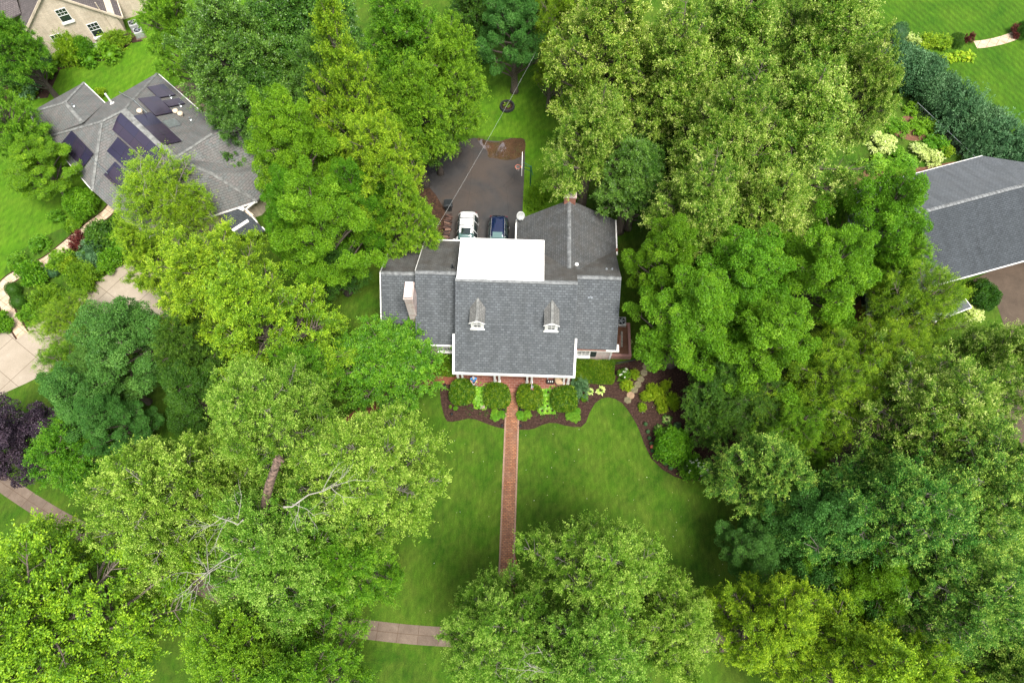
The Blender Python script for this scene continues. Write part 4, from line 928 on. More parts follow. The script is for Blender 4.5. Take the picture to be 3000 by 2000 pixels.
# ---------------------------------------------------------------- cars (length along local y, nose towards -y)
def car(name, label, x, y, paint, glass, roofglass, Lc=4.7, Wc=1.88, Hc=1.68, rails=True, boxy=.0):
    t = hloc(name, label, 'car', x, y)
    hw = Wc/2
    st = [(-Lc/2, .55, .55, .62, .70), (-Lc/2+.12, .78, .70, .80, .82), (-Lc/2+.5, .95, .78, .93, .92), (-Lc/2+1.25, 1.06, .76, hw, 1.0),
          (-Lc/2+1.45, 1.10, .74, hw, 1.02), (-Lc/2+2.15, Hc-.08, .60, hw, 1.02), (-Lc/2+2.5, Hc, .62, hw, 1.03), (.3, Hc+.02, .63, hw, 1.04),
          (Lc/2-.95, Hc, .61, hw, 1.04), (Lc/2-.45, Hc-.06, .58+boxy*.03, hw-.03, 1.04), (Lc/2-.12, 1.12, .62, hw-.1, 1.02), (Lc/2, .72, .66, hw-.22, .7)]
    def ring(y, zt, wt, wb, zb):
        zb = min(zb, zt-.02)
        return [(0, .22), (wb*.93, .24), (wb, .45), (wb*1.0, zb*.72), (wb*.985, zb), (wt+.05, zt-.10 if zt > 1.3 else zt-.03), (wt-.06, zt-.01), (wt*.5, zt+.02), (0, zt+.03)]
    def full(r): return r + [(-a, b) for a, b in r[-2:0:-1]]
    def surf(stn, off=0.0):
        rs = [full(ring(*s)) for s in stn]; k = len(rs[0])
        vs = []
        for s, r in zip(stn, rs):
            cz = .9
            for a, b in r:
                d = Vector((a, 0, b-cz)); d = d.normalized()*off if d.length else d
                vs.append((a+d.x, s[0], b+d.z))
        return vs, k
    import bisect
    def lerp_st(y):
        for a, b in zip(st[:-1], st[1:]):
            if a[0] <= y <= b[0]:
                f = (y-a[0])/(b[0]-a[0]); return tuple(p+(q-p)*f for p, q in zip(a, b))
    vs, k = surf(st); n = len(st)
    fs = [(i*k+j, i*k+(j+1)%k, (i+1)*k+(j+1)%k, (i+1)*k+j) for i in range(n-1) for j in range(k)]
    fs += [list(range(k))[::-1], list(range((n-1)*k, n*k))]
    m = MB(); m.add(vs, fs); bd = m.build('body', paint, t, smooth=True)
    import bmesh
    bm = bmesh.new(); bm.from_mesh(bd.data); bmesh.ops.recalc_face_normals(bm, faces=bm.faces); bm.to_mesh(bd.data); bm.free()
    mo = bd.modifiers.new('sub', 'SUBSURF'); mo.levels = mo.render_levels = 1
    def patch(nm, ys, js, mat, off=.012, nj=None):
        stn = [lerp_st(y) for y in ys]; vv, kk = surf(stn, off)
        ff = [(i*kk+j, i*kk+(j+1)%kk, (i+1)*kk+(j+1)%kk, (i+1)*kk+j) for i in range(len(ys)-1) for j in js]
        used = sorted({i for f in ff for i in f}); mp = {u: i for i, u in enumerate(used)}
        mm = MB(); mm.add([vv[u] for u in used], [tuple(mp[i] for i in f) for f in ff]); o = mm.build(nm, mat, t, smooth=True)
        s2 = o.modifiers.new('thick', 'SOLIDIFY'); s2.thickness = .012; s2.offset = 0
        return o
    a, b = -Lc/2+1.5, -Lc/2+2.12
    top = [5, 6, 7, 8, 9, 10][1:5]
    patch('windshield', [a, (a+b)/2, b], [5, 6, 7, 8, 9, 10], M['windshield'], .016)
    for s, js in ((1, [4]), (-1, [11])):
        patch('side_window', [-Lc/2+1.95, -Lc/2+2.2, -.05], js, glass, .014); patch('side_window', [.03, .5, .95], js, glass, .014); patch('side_window', [1.03, Lc/2-.75], js, glass, .014)
    patch('rear_window', [Lc/2-.40, Lc/2-.16], [6, 7, 8, 9], glass, .02)
    z = Hc+.035
    q = MB(); q.add([(-.42, -.62+.1, z+.012), (.42, -.62+.1, z+.012), (.44, .1, z+.022), (-.44, .1, z+.022)], [(0,1,2,3)]); so_ = q.build('sunroof', roofglass, t); so_.modifiers.new('thick', 'SOLIDIFY').thickness = .02
    if rails:
        for s in (-1, 1):
            q = MB(); q.tube([(s*.60, -.95, Hc-.04), (s*.615, -.8, Hc+.06), (s*.62, .2, Hc+.08), (s*.60, 1.55, Hc+.06), (s*.58, 1.68, Hc-.05)], .022, 6); q.build('roof_rail', M['darkmetal'] if boxy else M['chrome'], t)
    for yy in (.35, 1.15):
        if boxy: q = MB(); q.tube([(-.6, yy, Hc+.08), (0, yy, Hc+.095), (.6, yy, Hc+.08)], .032, 6); q.build('crossbar', M['darkmetal'], t)
    for s in (-1, 1):
        q = MB(); q.lathe([(.02,-.06),(.09,-.05),(.1,.05),(.03,.07)], 10); o = q.build('mirror', paint, t, smooth=True); o.location = (s*(hw+.10), -Lc/2+1.75, 1.05); o.scale = (1.3, .8, 1)
        for yy in (-Lc/2+.92, Lc/2-.95):
            q = MB(); q.tube([(s*(hw-.2), yy, .34), (s*(hw+.01), yy, .34)], .34, 20); wh = q.build('wheel', M['tyre'], t)
            q = MB(); q.tube([(s*(hw+.0), yy, .34), (s*(hw+.025), yy, .34)], .21, 12); q.build('rim', M['chrome'], wh)
        q = MB(); q.box(s*(hw-.30)-.12, s*(hw-.30)+.12, Lc/2-.17, Lc/2-.03, .84, .98); q.build('tail_light', M['redglass'], t)
        q = MB(); q.box(s*.62-.18, s*.62+.18, -Lc/2+.03, -Lc/2+.2, .66, .78); q.build('headlight', M['windshield'], t)
    return t
M['redglass'] = glassmat('red lamp glass', (.10, .006, .006))
car('parked_car', 'white sport utility car with roof crossbars parked beside the log pile', -4.66, 14.42, M['carwhite'], M['carglass'], M['carglass'], Lc=4.9, Wc=2.0, Hc=1.80, boxy=1)
car('parked_car', 'dark blue sport utility car with silver roof rails parked behind the house', -1.80, 14.12, M['carblue'], M['glass'], M['windshield'], Lc=4.8, Wc=1.98, Hc=1.72)

# ---------------------------------------------------------------- things at the back
p = at(1246, 392, 0); BB = HM @ Vector((1.05, 20.75, 0))
bh = thing('basketball_hoop', 'green basketball stand with an orange rim at the edge of the rear driveway', 'basketball hoop', tuple(BB), HY)
M['green'] = plain('green painted metal', (.01,.10,.08), .45, .3); M['orange'] = plain('orange painted metal', (.65,.16,.09), .5)
q = MB(); q.tube([(0,0,0),(0,0,2.9)], .06, 10); q.build('pole', M['green'], bh)
q = MB(); q.tube([(0,0,2.8),(-.75,-.25,3.3)], .03, 6); q.tube([(0,0,2.2),(-.75,-.25,2.95)], .03, 6); q.tube([(0,0,2.9),(-.75,.15,3.3)], .025, 6); q.tube([(0,0,2.7),(.2,-.35,2.1)], .03, 6); q.build('arm', M['green'], bh)
q = MB(); q.box(-.86, -.81, -1.15, .75, 2.95, 4.0); q.build('backboard', M['white'], bh)
q = MB(); q.tube([(-1.22+.24*math.cos(a*math.pi/10), -.2+.24*math.sin(a*math.pi/10), 3.05) for a in range(21)], .022, 6); q.box(-.99, -.86, -.27, -.13, 3.0, 3.08); q.build('rim', M['orange'], bh)
q = MB()
for k in range(12):
    a = k*math.pi/6; q.tube([(-1.22+.23*math.cos(a), -.2+.23*math.sin(a), 3.04), (-1.22+.15*math.cos(a+.4), -.2+.15*math.sin(a+.4), 2.8), (-1.22+.12*math.cos(a), -.2+.12*math.sin(a), 2.6)], .008, 3)
q.build('net', M['white'], bh)
# round planter
p = at(1165, 247, 0); t = thing('round_planter', 'round dark tyre planter ring standing on the bright back lawn', 'planter', tuple(p))
q = MB(); q.lathe([(.66,-.02),(.78,.1),(.74,.34),(.62,.36),(.56,.24),(.56,.12)], 28); q.build('tyre_ring', M['tyre'], t)
q = MB(); q.lathe([(.55,.05),(.5,.24),(.2,.28),(.02,.28)], 20); q.build('soil', M['mulch'], t)
t2 = leaf_mesh('plant', *(lambda r: leaf_arrays(r, np.c_[r.uniform(-.35,.35,(120,2)), r.uniform(.26,.4,120)], r.normal(size=(120,3)), unit(r.normal(size=(120,3))+[0,0,1]), .14, .07, r.uniform(0,1,120)))(np.random.default_rng(3)), LF['olive']); o = bpy.data.objects.new('plant', t2); link(o, t)
# wheeled bin
p = HM @ Vector((-6.6, 17.75, 0)); t = thing('wheeled_bin', 'black wheeled bin at the end of the log pile', 'bin', tuple(p), HY+.1)
q = MB(); q.add([(-.26,-.28,.08),(.26,-.28,.08),(.26,.28,.08),(-.26,.28,.08),(-.36,-.38,1.0),(.36,-.38,1.0),(.36,.38,1.0),(-.36,.38,1.0)], [(0,3,2,1),(4,5,6,7),(0,1,5,4),(1,2,6,5),(2,3,7,6),(3,0,4,7)]); q.build('body', M['black'], t, bevel=.03)
q = MB(); q.box(-.39,.39,-.40,.38,1.0,1.06); q.box(-.28,.28,-.3,.25,1.06,1.10); q.build('lid', M['black'], t, bevel=.03)
q = MB(); q.tube([(-.3,.44,1.0),(.3,.44,1.0)], .025, 8); q.build('handle', M['black'], t)
for s in (-1, 1): q = MB(); q.tube([(s*.30,.3,.14),(s*.36,.3,.14)], .14, 14); q.build('wheel', M['tyre'], t)
# log pile: one stacked thing per log row would hide; every log is its own
M['log1'] = plain('split log bark', (.10,.052,.038), .95, var=.4, scale=14); M['log2'] = plain('pale split wood', (.22,.13,.09), .9, var=.3, scale=14); M['log3'] = plain('wet dark log', (.045,.027,.022), .9, var=.4, scale=12)
rl = random.Random(11); nl = 0
proto_log = []
for v in range(4):
    q = MB(); ln = .46; sg = 7
    pts = [(-ln/2,0,0),(0,rl.uniform(-.02,.02),rl.uniform(-.01,.01)),(ln/2,0,0)]; q.tube(pts, [.075+.02*rl.random(), .085, .075+.02*rl.random()], 5 + v)
    proto_log.append(q)
for row in range(27):
    for lay in range(3):
        yy = 12.0 + row*.185 + rl.uniform(-.05,.05); xx = -6.70 + .008*row + rl.uniform(-.10,.10)
        q = proto_log[(row*3+lay) % 4]
        o = q.build('log', [M['log1'], M['log2'], M['log3']][rl.choice([0,0,0,1,2,2])], None)
        o.location = HM @ Vector((xx, yy, .10 + lay*.19)); o.rotation_euler = (rl.uniform(0, 6), rl.uniform(-.15, .15), HY + rl.uniform(-.38, .38)); o.scale = (rl.uniform(.95,1.5), rl.uniform(.8,1.25), rl.uniform(.8,1.2))
        tag(o, 'split firewood log in the long pile beside the white car', 'log', 'firewood logs stacked along the driveway')
# ---------------------------------------------------------------- raised brick planter, hose, plaque, path lights
p0 = HM @ Vector((0,0,0))
t = thing('brick_planter', 'raised pale red brick planter against the right end of the grey shingled house', 'planter', tuple(HM @ Vector((9.1, 4.0, 0))), HY)
q = MB(); q.box(-.75, .95, -1.10, -.88, -.05, .62); q.box(.73, .95, -.879, 2.1, -.05, .60); q.box(-.75, .729, 1.9, 2.1, -.05, .58); q.build('brick_rim', M['planterbrick'], t)
q = MB(); q.box(-.75, .72, -.87, 1.89, -.05, .50); q.build('soil', M['soil'], t)
for a, b_, c_ in (((-.05,-.4,.58),(.1,.9,.58),M['redbrick']), ((.15,-.2,.62),(.2,1.2,.64),M['deadwood'])):
    q = MB(); q.tube([a, b_], .09, 7); q.build('log', c_, t)
hp = [at(*z3(*c), .05) for c in ((735,492),(820,478),(920,462),(1000,446),(1080,424))]
q = MB(); q.tube(hp, .06, 8); tag(q.build('drain_hose', M['black'], None, smooth=True), 'black corrugated drain hose along the top of the mulch bed', 'hose')
p = at(*zp(748, 740), .3); t = thing('stone_plaque', 'small white stone plaque at the front of the left hosta patch', 'plaque', (p.x, p.y, 0))
q = MB(); q.add([(-.18,-.10,.22),(.18,-.10,.24),(.18,.12,.34),(-.18,.12,.32),(-.18,-.10,.16),(.18,-.10,.18),(.18,.12,.28),(-.18,.12,.26)], [(0,1,2,3),(7,6,5,4),(4,5,1,0),(5,6,2,1),(6,7,3,2),(7,4,0,3)]); q.build('slab', M['concrete'], t)
q = MB(); q.box(-.03,.03,-.03,.03,-.05,.2); q.build('stake', M['deadwood'], t)
LAB = {(1070,1042): 'small grey path light left of the brick walk at the lawn edge', (1372,1050): 'small grey path light right of the brick walk at the lawn edge', (132,375): 'small grey path light beside the leftmost round boxwood', (245,857): 'small grey path light alone in the left corner of the mulch bed', (1095,782): 'small grey path light under the second round boxwood by the walk', (1373,785): 'small grey path light under the third round boxwood by the walk'}
pr = None
for c, lab in LAB.items():
    p = at(*zp(*c), .2)
    if pr is None:
        pr = thing('path_light', lab, 'path light', (p.x, p.y, 0), HY + .2, 'path lights in the front mulch bed')
        q = MB(); q.tube([(0,0,-.05),(0,0,.25)], .015, 6); q.build('stake', M['darkmetal'], pr)
        q = MB(); q.add([(-.09,-.09,.28),(.09,-.09,.28),(.09,.09,.28),(-.09,.09,.28),(-.04,-.04,.34),(.04,-.04,.34),(.04,.04,.34),(-.04,.04,.34)], [(0,3,2,1),(4,5,6,7),(0,1,5,4),(1,2,6,5),(2,3,7,6),(3,0,4,7)]); q.build('hood', M['darkmetal'], pr)
        q = MB(); q.tube([(0,0,.2),(0,0,.28)], .05, 8); q.build('lens', M['glass'], pr)
    else: dup(pr, (p.x, p.y, 0), HY, None, lab)
# stepping stones
M['stone'] = groundmat('mossy round stone', [(.3, (.09,.085,.045)), (.6, (.16,.14,.085)), (.8, (.22,.19,.12))], 4, fine=20)
M['stone_pink'] = groundmat('pinkish round stone', [(.3, (.20,.13,.08)), (.6, (.29,.20,.13)), (.8, (.36,.27,.18))], 4, fine=20)
ST = [((1250,545),'topmost hexagonal stepping stone in the mulch bed',0),((1215,655),'second stepping stone from the top, with a chipped right edge',0),((1158,762),'third stepping stone from the top, dark and mossy',0),((1110,857),'fourth stepping stone from the top, with a pale rim',0),((1052,947),'fifth stepping stone from the top, darkest of the row',0),((985,1043),'pinkish stepping stone, brightest of the row',1),((935,1125),'bottom stepping stone, nearest the lawn tip',0)]
for c, lab, k in ST:
    p = at(*z3(*c), .03); q = MB(); q.lathe([(.31,-.05),(.335,.015),(.32,.045),(.27,.055),(.02,.05)], 6 if not k else 14); o = q.build('stepping_stone', M['stone_pink'] if k else M['stone']); o.location = (p.x, p.y, 0.0); o.rotation_euler = (0,0,.3*len(lab)); tag(o, lab, 'stepping stone', 'round stepping stones across the mulch bed')
# ---------------------------------------------------------------- flag on the third column pair
t = thing('flag', 'small striped flag hanging on an angled pole from the third pair of porch columns', 'flag', tuple(HM @ Vector((1.63, .30, 1.75))), HY)
q = MB(); q.tube([(0,0,0),(.0,-1.15,.62)], .018, 8); q.lathe([(.01,0),(.035,.02),(.035,.05),(.005,.07)], 8, (0,-1.15,.62)); q.build('pole', M['white'], t)
M['flagred'] = plain('red flag cloth', (.50,.02,.035), .8, var=.05); M['flagwhite'] = plain('white flag cloth', (.75,.74,.74), .8, var=.04); M['flagblue'] = plain('blue flag cloth', (.02,.03,.14), .8, var=.05)
q = MB(); nu, nv = 20, 13; vv = []
for i in range(nu+1):
    for j in range(nv+1):
        u = i/nu; v = j/nv                     # u hangs down, v across the stripes (gathered in folds)
        vv.append((.10*math.sin(v*9)*(.4+.6*u) + .02*u + .13*(v-.5), -.62-.42*v*(1-.35*u) - .14*u, .42+.20*v - u*.95))
ff = []; mi = []
for i in range(nu):
    for j in range(nv):
        k = i*(nv+1)+j; ff.append((k, k+1, k+nv+2, k+nv+1)); mi.append(2 if (j >= 6 and i < 8) else (0 if j % 2 == 0 else 1))
for f_, m_ in zip(ff, mi):
    pass
q.add(vv, []); q.f = [list(f_) for f_ in ff]; q.m = mi
fl = q.build('cloth', [M['flagred'], M['flagwhite'], M['flagblue']], t); mo = fl.modifiers.new('thick', 'SOLIDIFY'); mo.thickness = .008
q = MB()
for a in range(5):
    for b_ in range(4):
        i = 1 + a*1.4; j = 7.0 + b_*1.6; i0, j0 = int(i), min(int(j), nv-1); c = Vector(vv[i0*(nv+1)+j0]).lerp(Vector(vv[(i0+1)*(nv+1)+j0+1]), .5)
        q.box(c.x-.015, c.x+.015, c.y-.02, c.y+.02, c.z-.012, c.z+.012)
q.build('stars', M['flagwhite'], t)
# ---------------------------------------------------------------- things on the porch
t = hloc('porch_table', 'white porch table holding a black carrier beside the last column pair', 'table', 3.35, .95, .25)
q = MB(); q.box(-.42,.42,-.28,.45,.62,.66); q.build('tabletop', M['white'], t)
for a in (-.36,.36):
    for b_ in (-.22,.38): q = MB(); q.box(a-.03,a+.03,b_-.03,b_+.03,0,.62); q.build('leg', M['white'], t)
q = MB()
rr_ = random.Random(4)
for k in range(26): q.box(*(lambda x, y: (x, x+.04, y, y+.04))(rr_.uniform(-.2,.3), rr_.uniform(-.05,.3)), .661, .70)
o = q.build('petals', M['flagred'], None); o.location = hl(3.35,.95,.25); o.rotation_euler = (0,0,HY); tag(o, 'red and white scraps scattered on the white porch table', 'scraps')
t = hloc('bottle_carrier', 'black open carrier with three white bottles on the porch floor by the table', 'carrier', 3.2, .42, .25)
q = MB(); q.box(-.3,.3,-.12,.12,0,.03)
for a, b_, c_, d_ in ((-.3,.3,-.13,-.11),(-.3,.3,.11,.13),(-.31,-.29,-.12,.12),(.29,.31,-.12,.12)): q.box(a,b_,c_,d_,.031,.35)
q.build('box', M['black'], t)
for k, x_ in enumerate((-.17, 0, .17)):
    o = MB().lathe([(.055,.04),(.055,.36),(.03,.42),(.03,.46)], 12).build('bottle', M['white'], None, smooth=True); o.location = hl(3.2+x_, .42, .25)
    tag(o, ('left','middle','right')[k] + ' white bottle of the three in the black carrier', 'bottle', 'white bottles in the black carrier')
bm_ = bush_mesh(5, .42, .55, 'none', plain('beige burlap cloth', (.42,.30,.19), .95, var=.15), n=4, L=.001, Wd=.001, core=1.0, lump=.18, pw=2.6)
o = place_mesh('burlap_sack', bm_, hl(3.95, .62, .25), 'beige burlap sack slumped beside the black bottle carrier', 'sack', 0); bm_.polygons.foreach_set('use_smooth', [True]*len(bm_.polygons))

# ---------------------------------------------------------------- person (drone pilot) on the porch
def skin_chain(nodes, edges, radii, name, mats, parent, sub=2):
    me = bpy.data.meshes.new(name); me.from_pydata(nodes, edges, []); o = bpy.data.objects.new(name, me); link(o, parent)
    me.materials.append(mats)
    sk = o.modifiers.new('skin', 'SKIN'); sk.use_smooth_shade = True
    for i, r_ in enumerate(radii):
        sv = me.skin_vertices[0].data[i]; sv.radius = (r_, r_) if not isinstance(r_, tuple) else r_
    me.skin_vertices[0].data[0].use_root = True
    s2 = o.modifiers.new('sub', 'SUBSURF'); s2.levels = s2.render_levels = sub
    return o
M['skin'] = plain('skin', (.50,.29,.20), .6, var=.05); M['shirt'] = plain('blue shirt cloth', (.06,.27,.62), .85, var=.15, scale=8); M['jeans'] = plain('blue denim', (.06,.10,.24), .9, var=.25, scale=12); M['hair'] = plain('grey cap cloth', (.30,.30,.31), .9)
t = hloc('person', 'person in a blue shirt and jeans holding a remote controller on the porch', 'person', -3.16, .07, .25, .1)
N = [(0,.02,.95),(0,.03,1.15),(0,.02,1.35),(0,-.0,1.48),(0,-.03,1.58),(0,-.05,1.68),
     (.09,.0,.90),(.12,-.04,.50),(.15,.02,.10),(.16,-.12,.05), (-.09,.0,.90),(-.14,-.10,.50),(-.17,-.06,.10),(-.18,-.20,.05),
     (.19,.0,1.42),(.27,-.06,1.14),(.12,-.30,1.08),(.07,-.36,1.08), (-.19,.0,1.42),(-.27,-.06,1.14),(-.12,-.30,1.08),(-.07,-.36,1.08)]
Ed = [(0,1),(1,2),(2,3),(3,4),(4,5),(0,6),(6,7),(7,8),(8,9),(0,10),(10,11),(11,12),(12,13),(2,14),(14,15),(15,16),(16,17),(2,18),(18,19),(19,20),(20,21)]
Rd = [(.14,.11),(.135,.10),(.15,.10),.055,.052,.05, .085,.058,.042,.035,.085,.058,.042,.035,.062,.046,.034,.028,.062,.046,.034,.028]
skin_chain(N, Ed, Rd, 'body', M['skin'], t)
skin_chain([N[0],N[1],N[2],(0,0,1.44),(.19,.0,1.42),(.235,-.03,1.25),(-.19,.0,1.42),(-.235,-.03,1.25),(0,.02,.86)], [(0,1),(1,2),(2,3),(2,4),(4,5),(2,6),(6,7),(0,8)], [(.165,.13),(.16,.125),(.175,.125),.075,.085,.075,.085,.075,(.16,.13)], 'shirt', M['shirt'], t)
skin_chain([(0,.02,.95),(.09,.0,.88),(.12,-.04,.50),(.15,.02,.12),(-.09,.0,.88),(-.14,-.10,.50),(-.17,-.06,.12)], [(0,1),(1,2),(2,3),(0,4),(4,5),(5,6)], [(.15,.12),.105,.075,.065,.105,.075,.065], 'jeans', M['jeans'], t)
q = MB(); q.lathe([(.05,-.13),(.075,-.10),(.092,-.02),(.098,.04),(.09,.09),(.05,.125),(.01,.13)], 16, (0,-.06,1.70)); q.lathe([(.012,-.02),(.018,0),(.006,.03)], 8, (0,-.165,1.70))
for s in (-1,1): q.lathe([(.008,-.03),(.022,0),(.008,.03)], 8, (s*.098,-.05,1.69)); q.lathe([(.004,-.01),(.012,0),(.004,.01)], 6, (s*.035,-.15,1.72))
q.build('head', M['skin'], t, smooth=True)
q = MB(); q.lathe([(.104,0),(.105,.03),(.09,.09),(.05,.115),(.01,.12)], 16, (0,-.05,1.73)); q.box(-.07,.07,-.24,-.13,1.735,1.75); q.build('cap', M['hair'], t, smooth=True)
for s in (-1, 1):
    for k in range(5):
        bx_ = s*(.085 - .012*k) if k < 4 else s*.05
        q = MB(); q.tube([(bx_, -.355-.004*k, 1.09), (bx_-s*.012, -.40, 1.10-.006*k), (bx_-s*.03, -.405 if k < 4 else -.36, 1.075 if k < 4 else 1.125)], [.010,.009,.007], 6); q.build('finger', M['skin'], t)
    q = MB(); q.tube([(s*.16,-.02,.045),(s*.165,-.15,.03),(s*.17,-.2,.025)], [.05,.048,.03], 8); q.build('shoe', M['black'], t)
o = MB().box(-.09,.09,-.05,.05,-.02,.02).build('remote_controller', M['acgrey'], None, bevel=.012); o.location = hl(-3.13,-.34,1.34); tag(o, 'small grey remote controller held by the person in the blue shirt', 'controller')
q = MB(); q.tube([(-.05,.04,0),(-.07,.06,.12)], .006, 5); q.tube([(.05,.04,0),(.07,.06,.12)], .006, 5); q.build('antenna', M['black'], o)

# ---------------------------------------------------------------- clipped shrubs, hostas and bed plants
def shrub(c, conv, rpx, h, mesh, R0, H0, label, cat='shrub', name='shrub', group=None, mat=None, sc=None, rz=None):
    px, py = conv(*c) if conv else c
    p = at(px, py, h*.5); r = rpx/FP*depth(p)
    return place_mesh(name, mesh, (p.x, p.y, 0), label, cat, rz, sc or (r/R0, r/R0, h/H0), group, mat)
BX = [bush_mesh(20+i, 1.03, 1.4, 'dense', LF['box'], n=9000, L=.13, Wd=.065, core=.9, lump=.09, pw=3.0, tv=.34, tipamt=.6) for i in range(2)]
for i, (lx, ly, lab) in enumerate(((-4.12,-.82,'big round clipped boxwood, leftmost of the four before the porch'), (-1.18,-1.03,'big round clipped boxwood just left of the brick walk'), (1.50,-1.05,'big round clipped boxwood just right of the brick walk, under the flag'), (4.36,-1.12,'big round clipped boxwood, rightmost of the four before the porch'))):
    o = place_mesh('boxwood', BX[i % 2], hl(lx, ly, 0), lab, 'boxwood', HY + (i//2)*1.57, (1,1,1), 'round clipped boxwoods along the porch')
def hedge(name, x0, x1, y0, y1, h, label, seed):
    rng = np.random.default_rng(seed); n = int(((x1-x0)*(y1-y0) + 2*h*(x1-x0+y1-y0))*2600)
    f = rng.random((n, 3)); P = np.c_[f[:,0]*(x1-x0)+x0, f[:,1]*(y1-y0)+y0, f[:,2]*h]
    areas = np.array([(x1-x0)*(y1-y0)*1.2, (x1-x0)*h*2, (y1-y0)*h*2]); w_ = rng.choice(3, n, p=areas/areas.sum()); Nn = np.zeros((n,3)); sgn = rng.choice([0,1], n)
    P[w_==0,2] = h; Nn[w_==0,2] = 1; P[w_==1,1] = np.where(sgn[w_==1], y1, y0); Nn[w_==1,1] = np.where(sgn[w_==1], 1, -1); P[w_==2,0] = np.where(sgn[w_==2], x1, x0); Nn[w_==2,0] = np.where(sgn[w_==2], 1, -1)
    P += rng.normal(0,.018,(n,3)) + (np.sin(P[:,[1]]*6)*np.sin(P[:,[0]]*5)*.03)*Nn
    V, T = leaf_arrays(rng, P, rng.normal(size=(n,3))+Nn*.6, unit(Nn+rng.normal(size=(n,3))*.5), .12, .06, .4+rng.normal(0,.32,n)+.12*np.sin(P[:,0]*2.3+P[:,1]*2))
    e = .05; cv = np.array([[x,y,z] for z in (0,h-e) for x,y in ((x0+e,y0+e),(x1-e,y0+e),(x1-e,y1-e),(x0+e,y1-e))]); cf = np.array([(0,3,2,1),(4,5,6,7),(0,1,5,4),(1,2,6,5),(2,3,7,6),(3,0,4,7)])
    me = leaf_mesh('hedge', V, T, LF['box'], (cv, cf, np.full(8,.1))); o = bpy.data.objects.new(name, me); link(o); o.location = tuple(HO); o.rotation_euler = (0,0,HY); tag(o, label, 'hedge')
hedge('clipped_hedge', 5.28, 8.42, .62, 2.25, 1.1, 'boxy clipped green hedge below the right front window', 1)
hedge('clipped_hedge', -6.4, -4.95, .85, 2.35, 1.0, 'boxy clipped green hedge at the left end of the porch', 2)
# hosta plants: arching rosettes
def hosta_mesh(seed, r, h, mat, n=60, L=.34, Wd=.2, edge=None):
    rng = np.random.default_rng(seed); a = rng.uniform(0, 6.283, n); el = rng.uniform(.05, 1.0, n)
    d = np.c_[np.cos(a)*np.cos(el*.9), np.sin(a)*np.cos(el*.9), np.sin(el*.9)]
    base = d*np.array([r*.55, r*.55, h*.7])*rng.uniform(.4, 1, (n,1)) + [0,0,.05]
    al = np.c_[np.cos(a), np.sin(a), rng.uniform(-.45,.35,n)]; nr = unit(np.c_[np.cos(a)*.25, np.sin(a)*.25, np.ones(n)] + rng.normal(size=(n,3))*.18)
    V, T = leaf_arrays(rng, base, al, nr, L, Wd, .45+rng.normal(0,.22,n), .2)
    me = leaf_mesh('leaves', V, T, mat)
    if edge:
        V2, T2 = leaf_arrays(np.random.default_rng(seed+1), base+[0,0,.012], al, nr, L*.62, Wd*.42, .5+rng.normal(0,.2,n), .2); return me, leaf_mesh('leaf_centre', V2, T2, edge)
    return me, None
HM_ = [hosta_mesh(40+i, .55, .5, LF['hosta'], 90, .27, .17)[0] for i in range(3)]
def patch_hosta(x0, x1, y0, y1, tagw, grp):
    k = 0; rg = random.Random(tagw); ys = np.linspace(y0, y1, 6)
    for j, yy in enumerate(ys):
        for i in range(3):
            xx = x0 + (x1-x0)*(i+.5)/3 + rg.uniform(-.06,.06); k += 1
            place_mesh('hosta', HM_[rg.randrange(3)], hl(xx, yy+rg.uniform(-.06,.06), 0), 'bright green hosta in the solid patch between the %s pair of round boxwoods' % tagw, 'hosta', None, (rg.uniform(.55,.8),)*2+(rg.uniform(.8,1.2),), grp)
patch_hosta(-3.15, -2.05, -1.75, .0, 'left', 'hostas between the left boxwoods')
patch_hosta(2.35, 3.65, -1.95, .0, 'right', 'hostas between the right boxwoods')
VH, VC = hosta_mesh(60, .55, .4, LF['cream'], 52, .36, .17, LF['hosta'])
VH2, VC2 = hosta_mesh(61, .55, .4, LF['shade'], 60, .36, .19, LF['cream'])
def vhosta(c, conv, rpx, label, k):
    px, py = conv(*c); p = at(px, py, .2); r = rpx/FP*depth(p)/.62
    t = thing('variegated_hosta', label, 'hosta', (p.x, p.y, 0), random.uniform(0,6)); t.scale = (r, r, r)
    a = bpy.data.objects.new('leaves', (VH, VH2)[k]); link(a, t); b = bpy.data.objects.new('leaf_centre', (VC, VC2)[k]); link(b, t)
vhosta((470,950), z3, 13, 'cream edged hosta alone in the mulch above the lawn tip', 0); vhosta((290,970), z3, 10, 'cream edged hosta half under the dark green shrub by the rightmost boxwood', 0)
vhosta((885,790), z6, 14, 'upper of two dark hostas with pale striped leaves', 1); vhosta((800,890), z6, 14, 'lower of two dark hostas with pale striped leaves', 1)
vhosta((980,110), z3, 7, 'small pale hosta with a white leaf in the brick planter', 0)
SM = {}
def sm(key, *a, **k):
    SM[key] = bush_mesh(*a, **k); return SM[key]
sm('mound', 70, 1, 1, 'spray', LF['lime'], n=6000, L=.11, Wd=.06, core=.62, lump=.25, clumps=70, tv=.25)
sm('mound2', 71, 1, 1, 'puff', LF['mid'], n=5000, L=.13, Wd=.08, core=.62, lump=.25, clumps=50, tv=.25)
sm('loose', 72, 1, 1, 'spray', LF['mid'], n=4200, L=.14, Wd=.07, core=.6, lump=.3, clumps=46)
sm('loose2', 73, 1, 1, 'puff', LF['shade'], n=5000, L=.12, Wd=.07, core=.65, lump=.35, clumps=40)
sm('fine', 74, 1, 1, 'x', LF['teal'], n=3200, L=.10, Wd=.035, core=.88, lump=.12)
sm('big', 75, 1, 1, 'puff', LF['bright'], n=13000, L=.075, Wd=.05, core=.6, lump=.3, clumps=90)
sm('bigloose', 76, 1, 1, 'spray', LF['mid'], n=12000, L=.085, Wd=.045, core=.55, lump=.35, clumps=110)
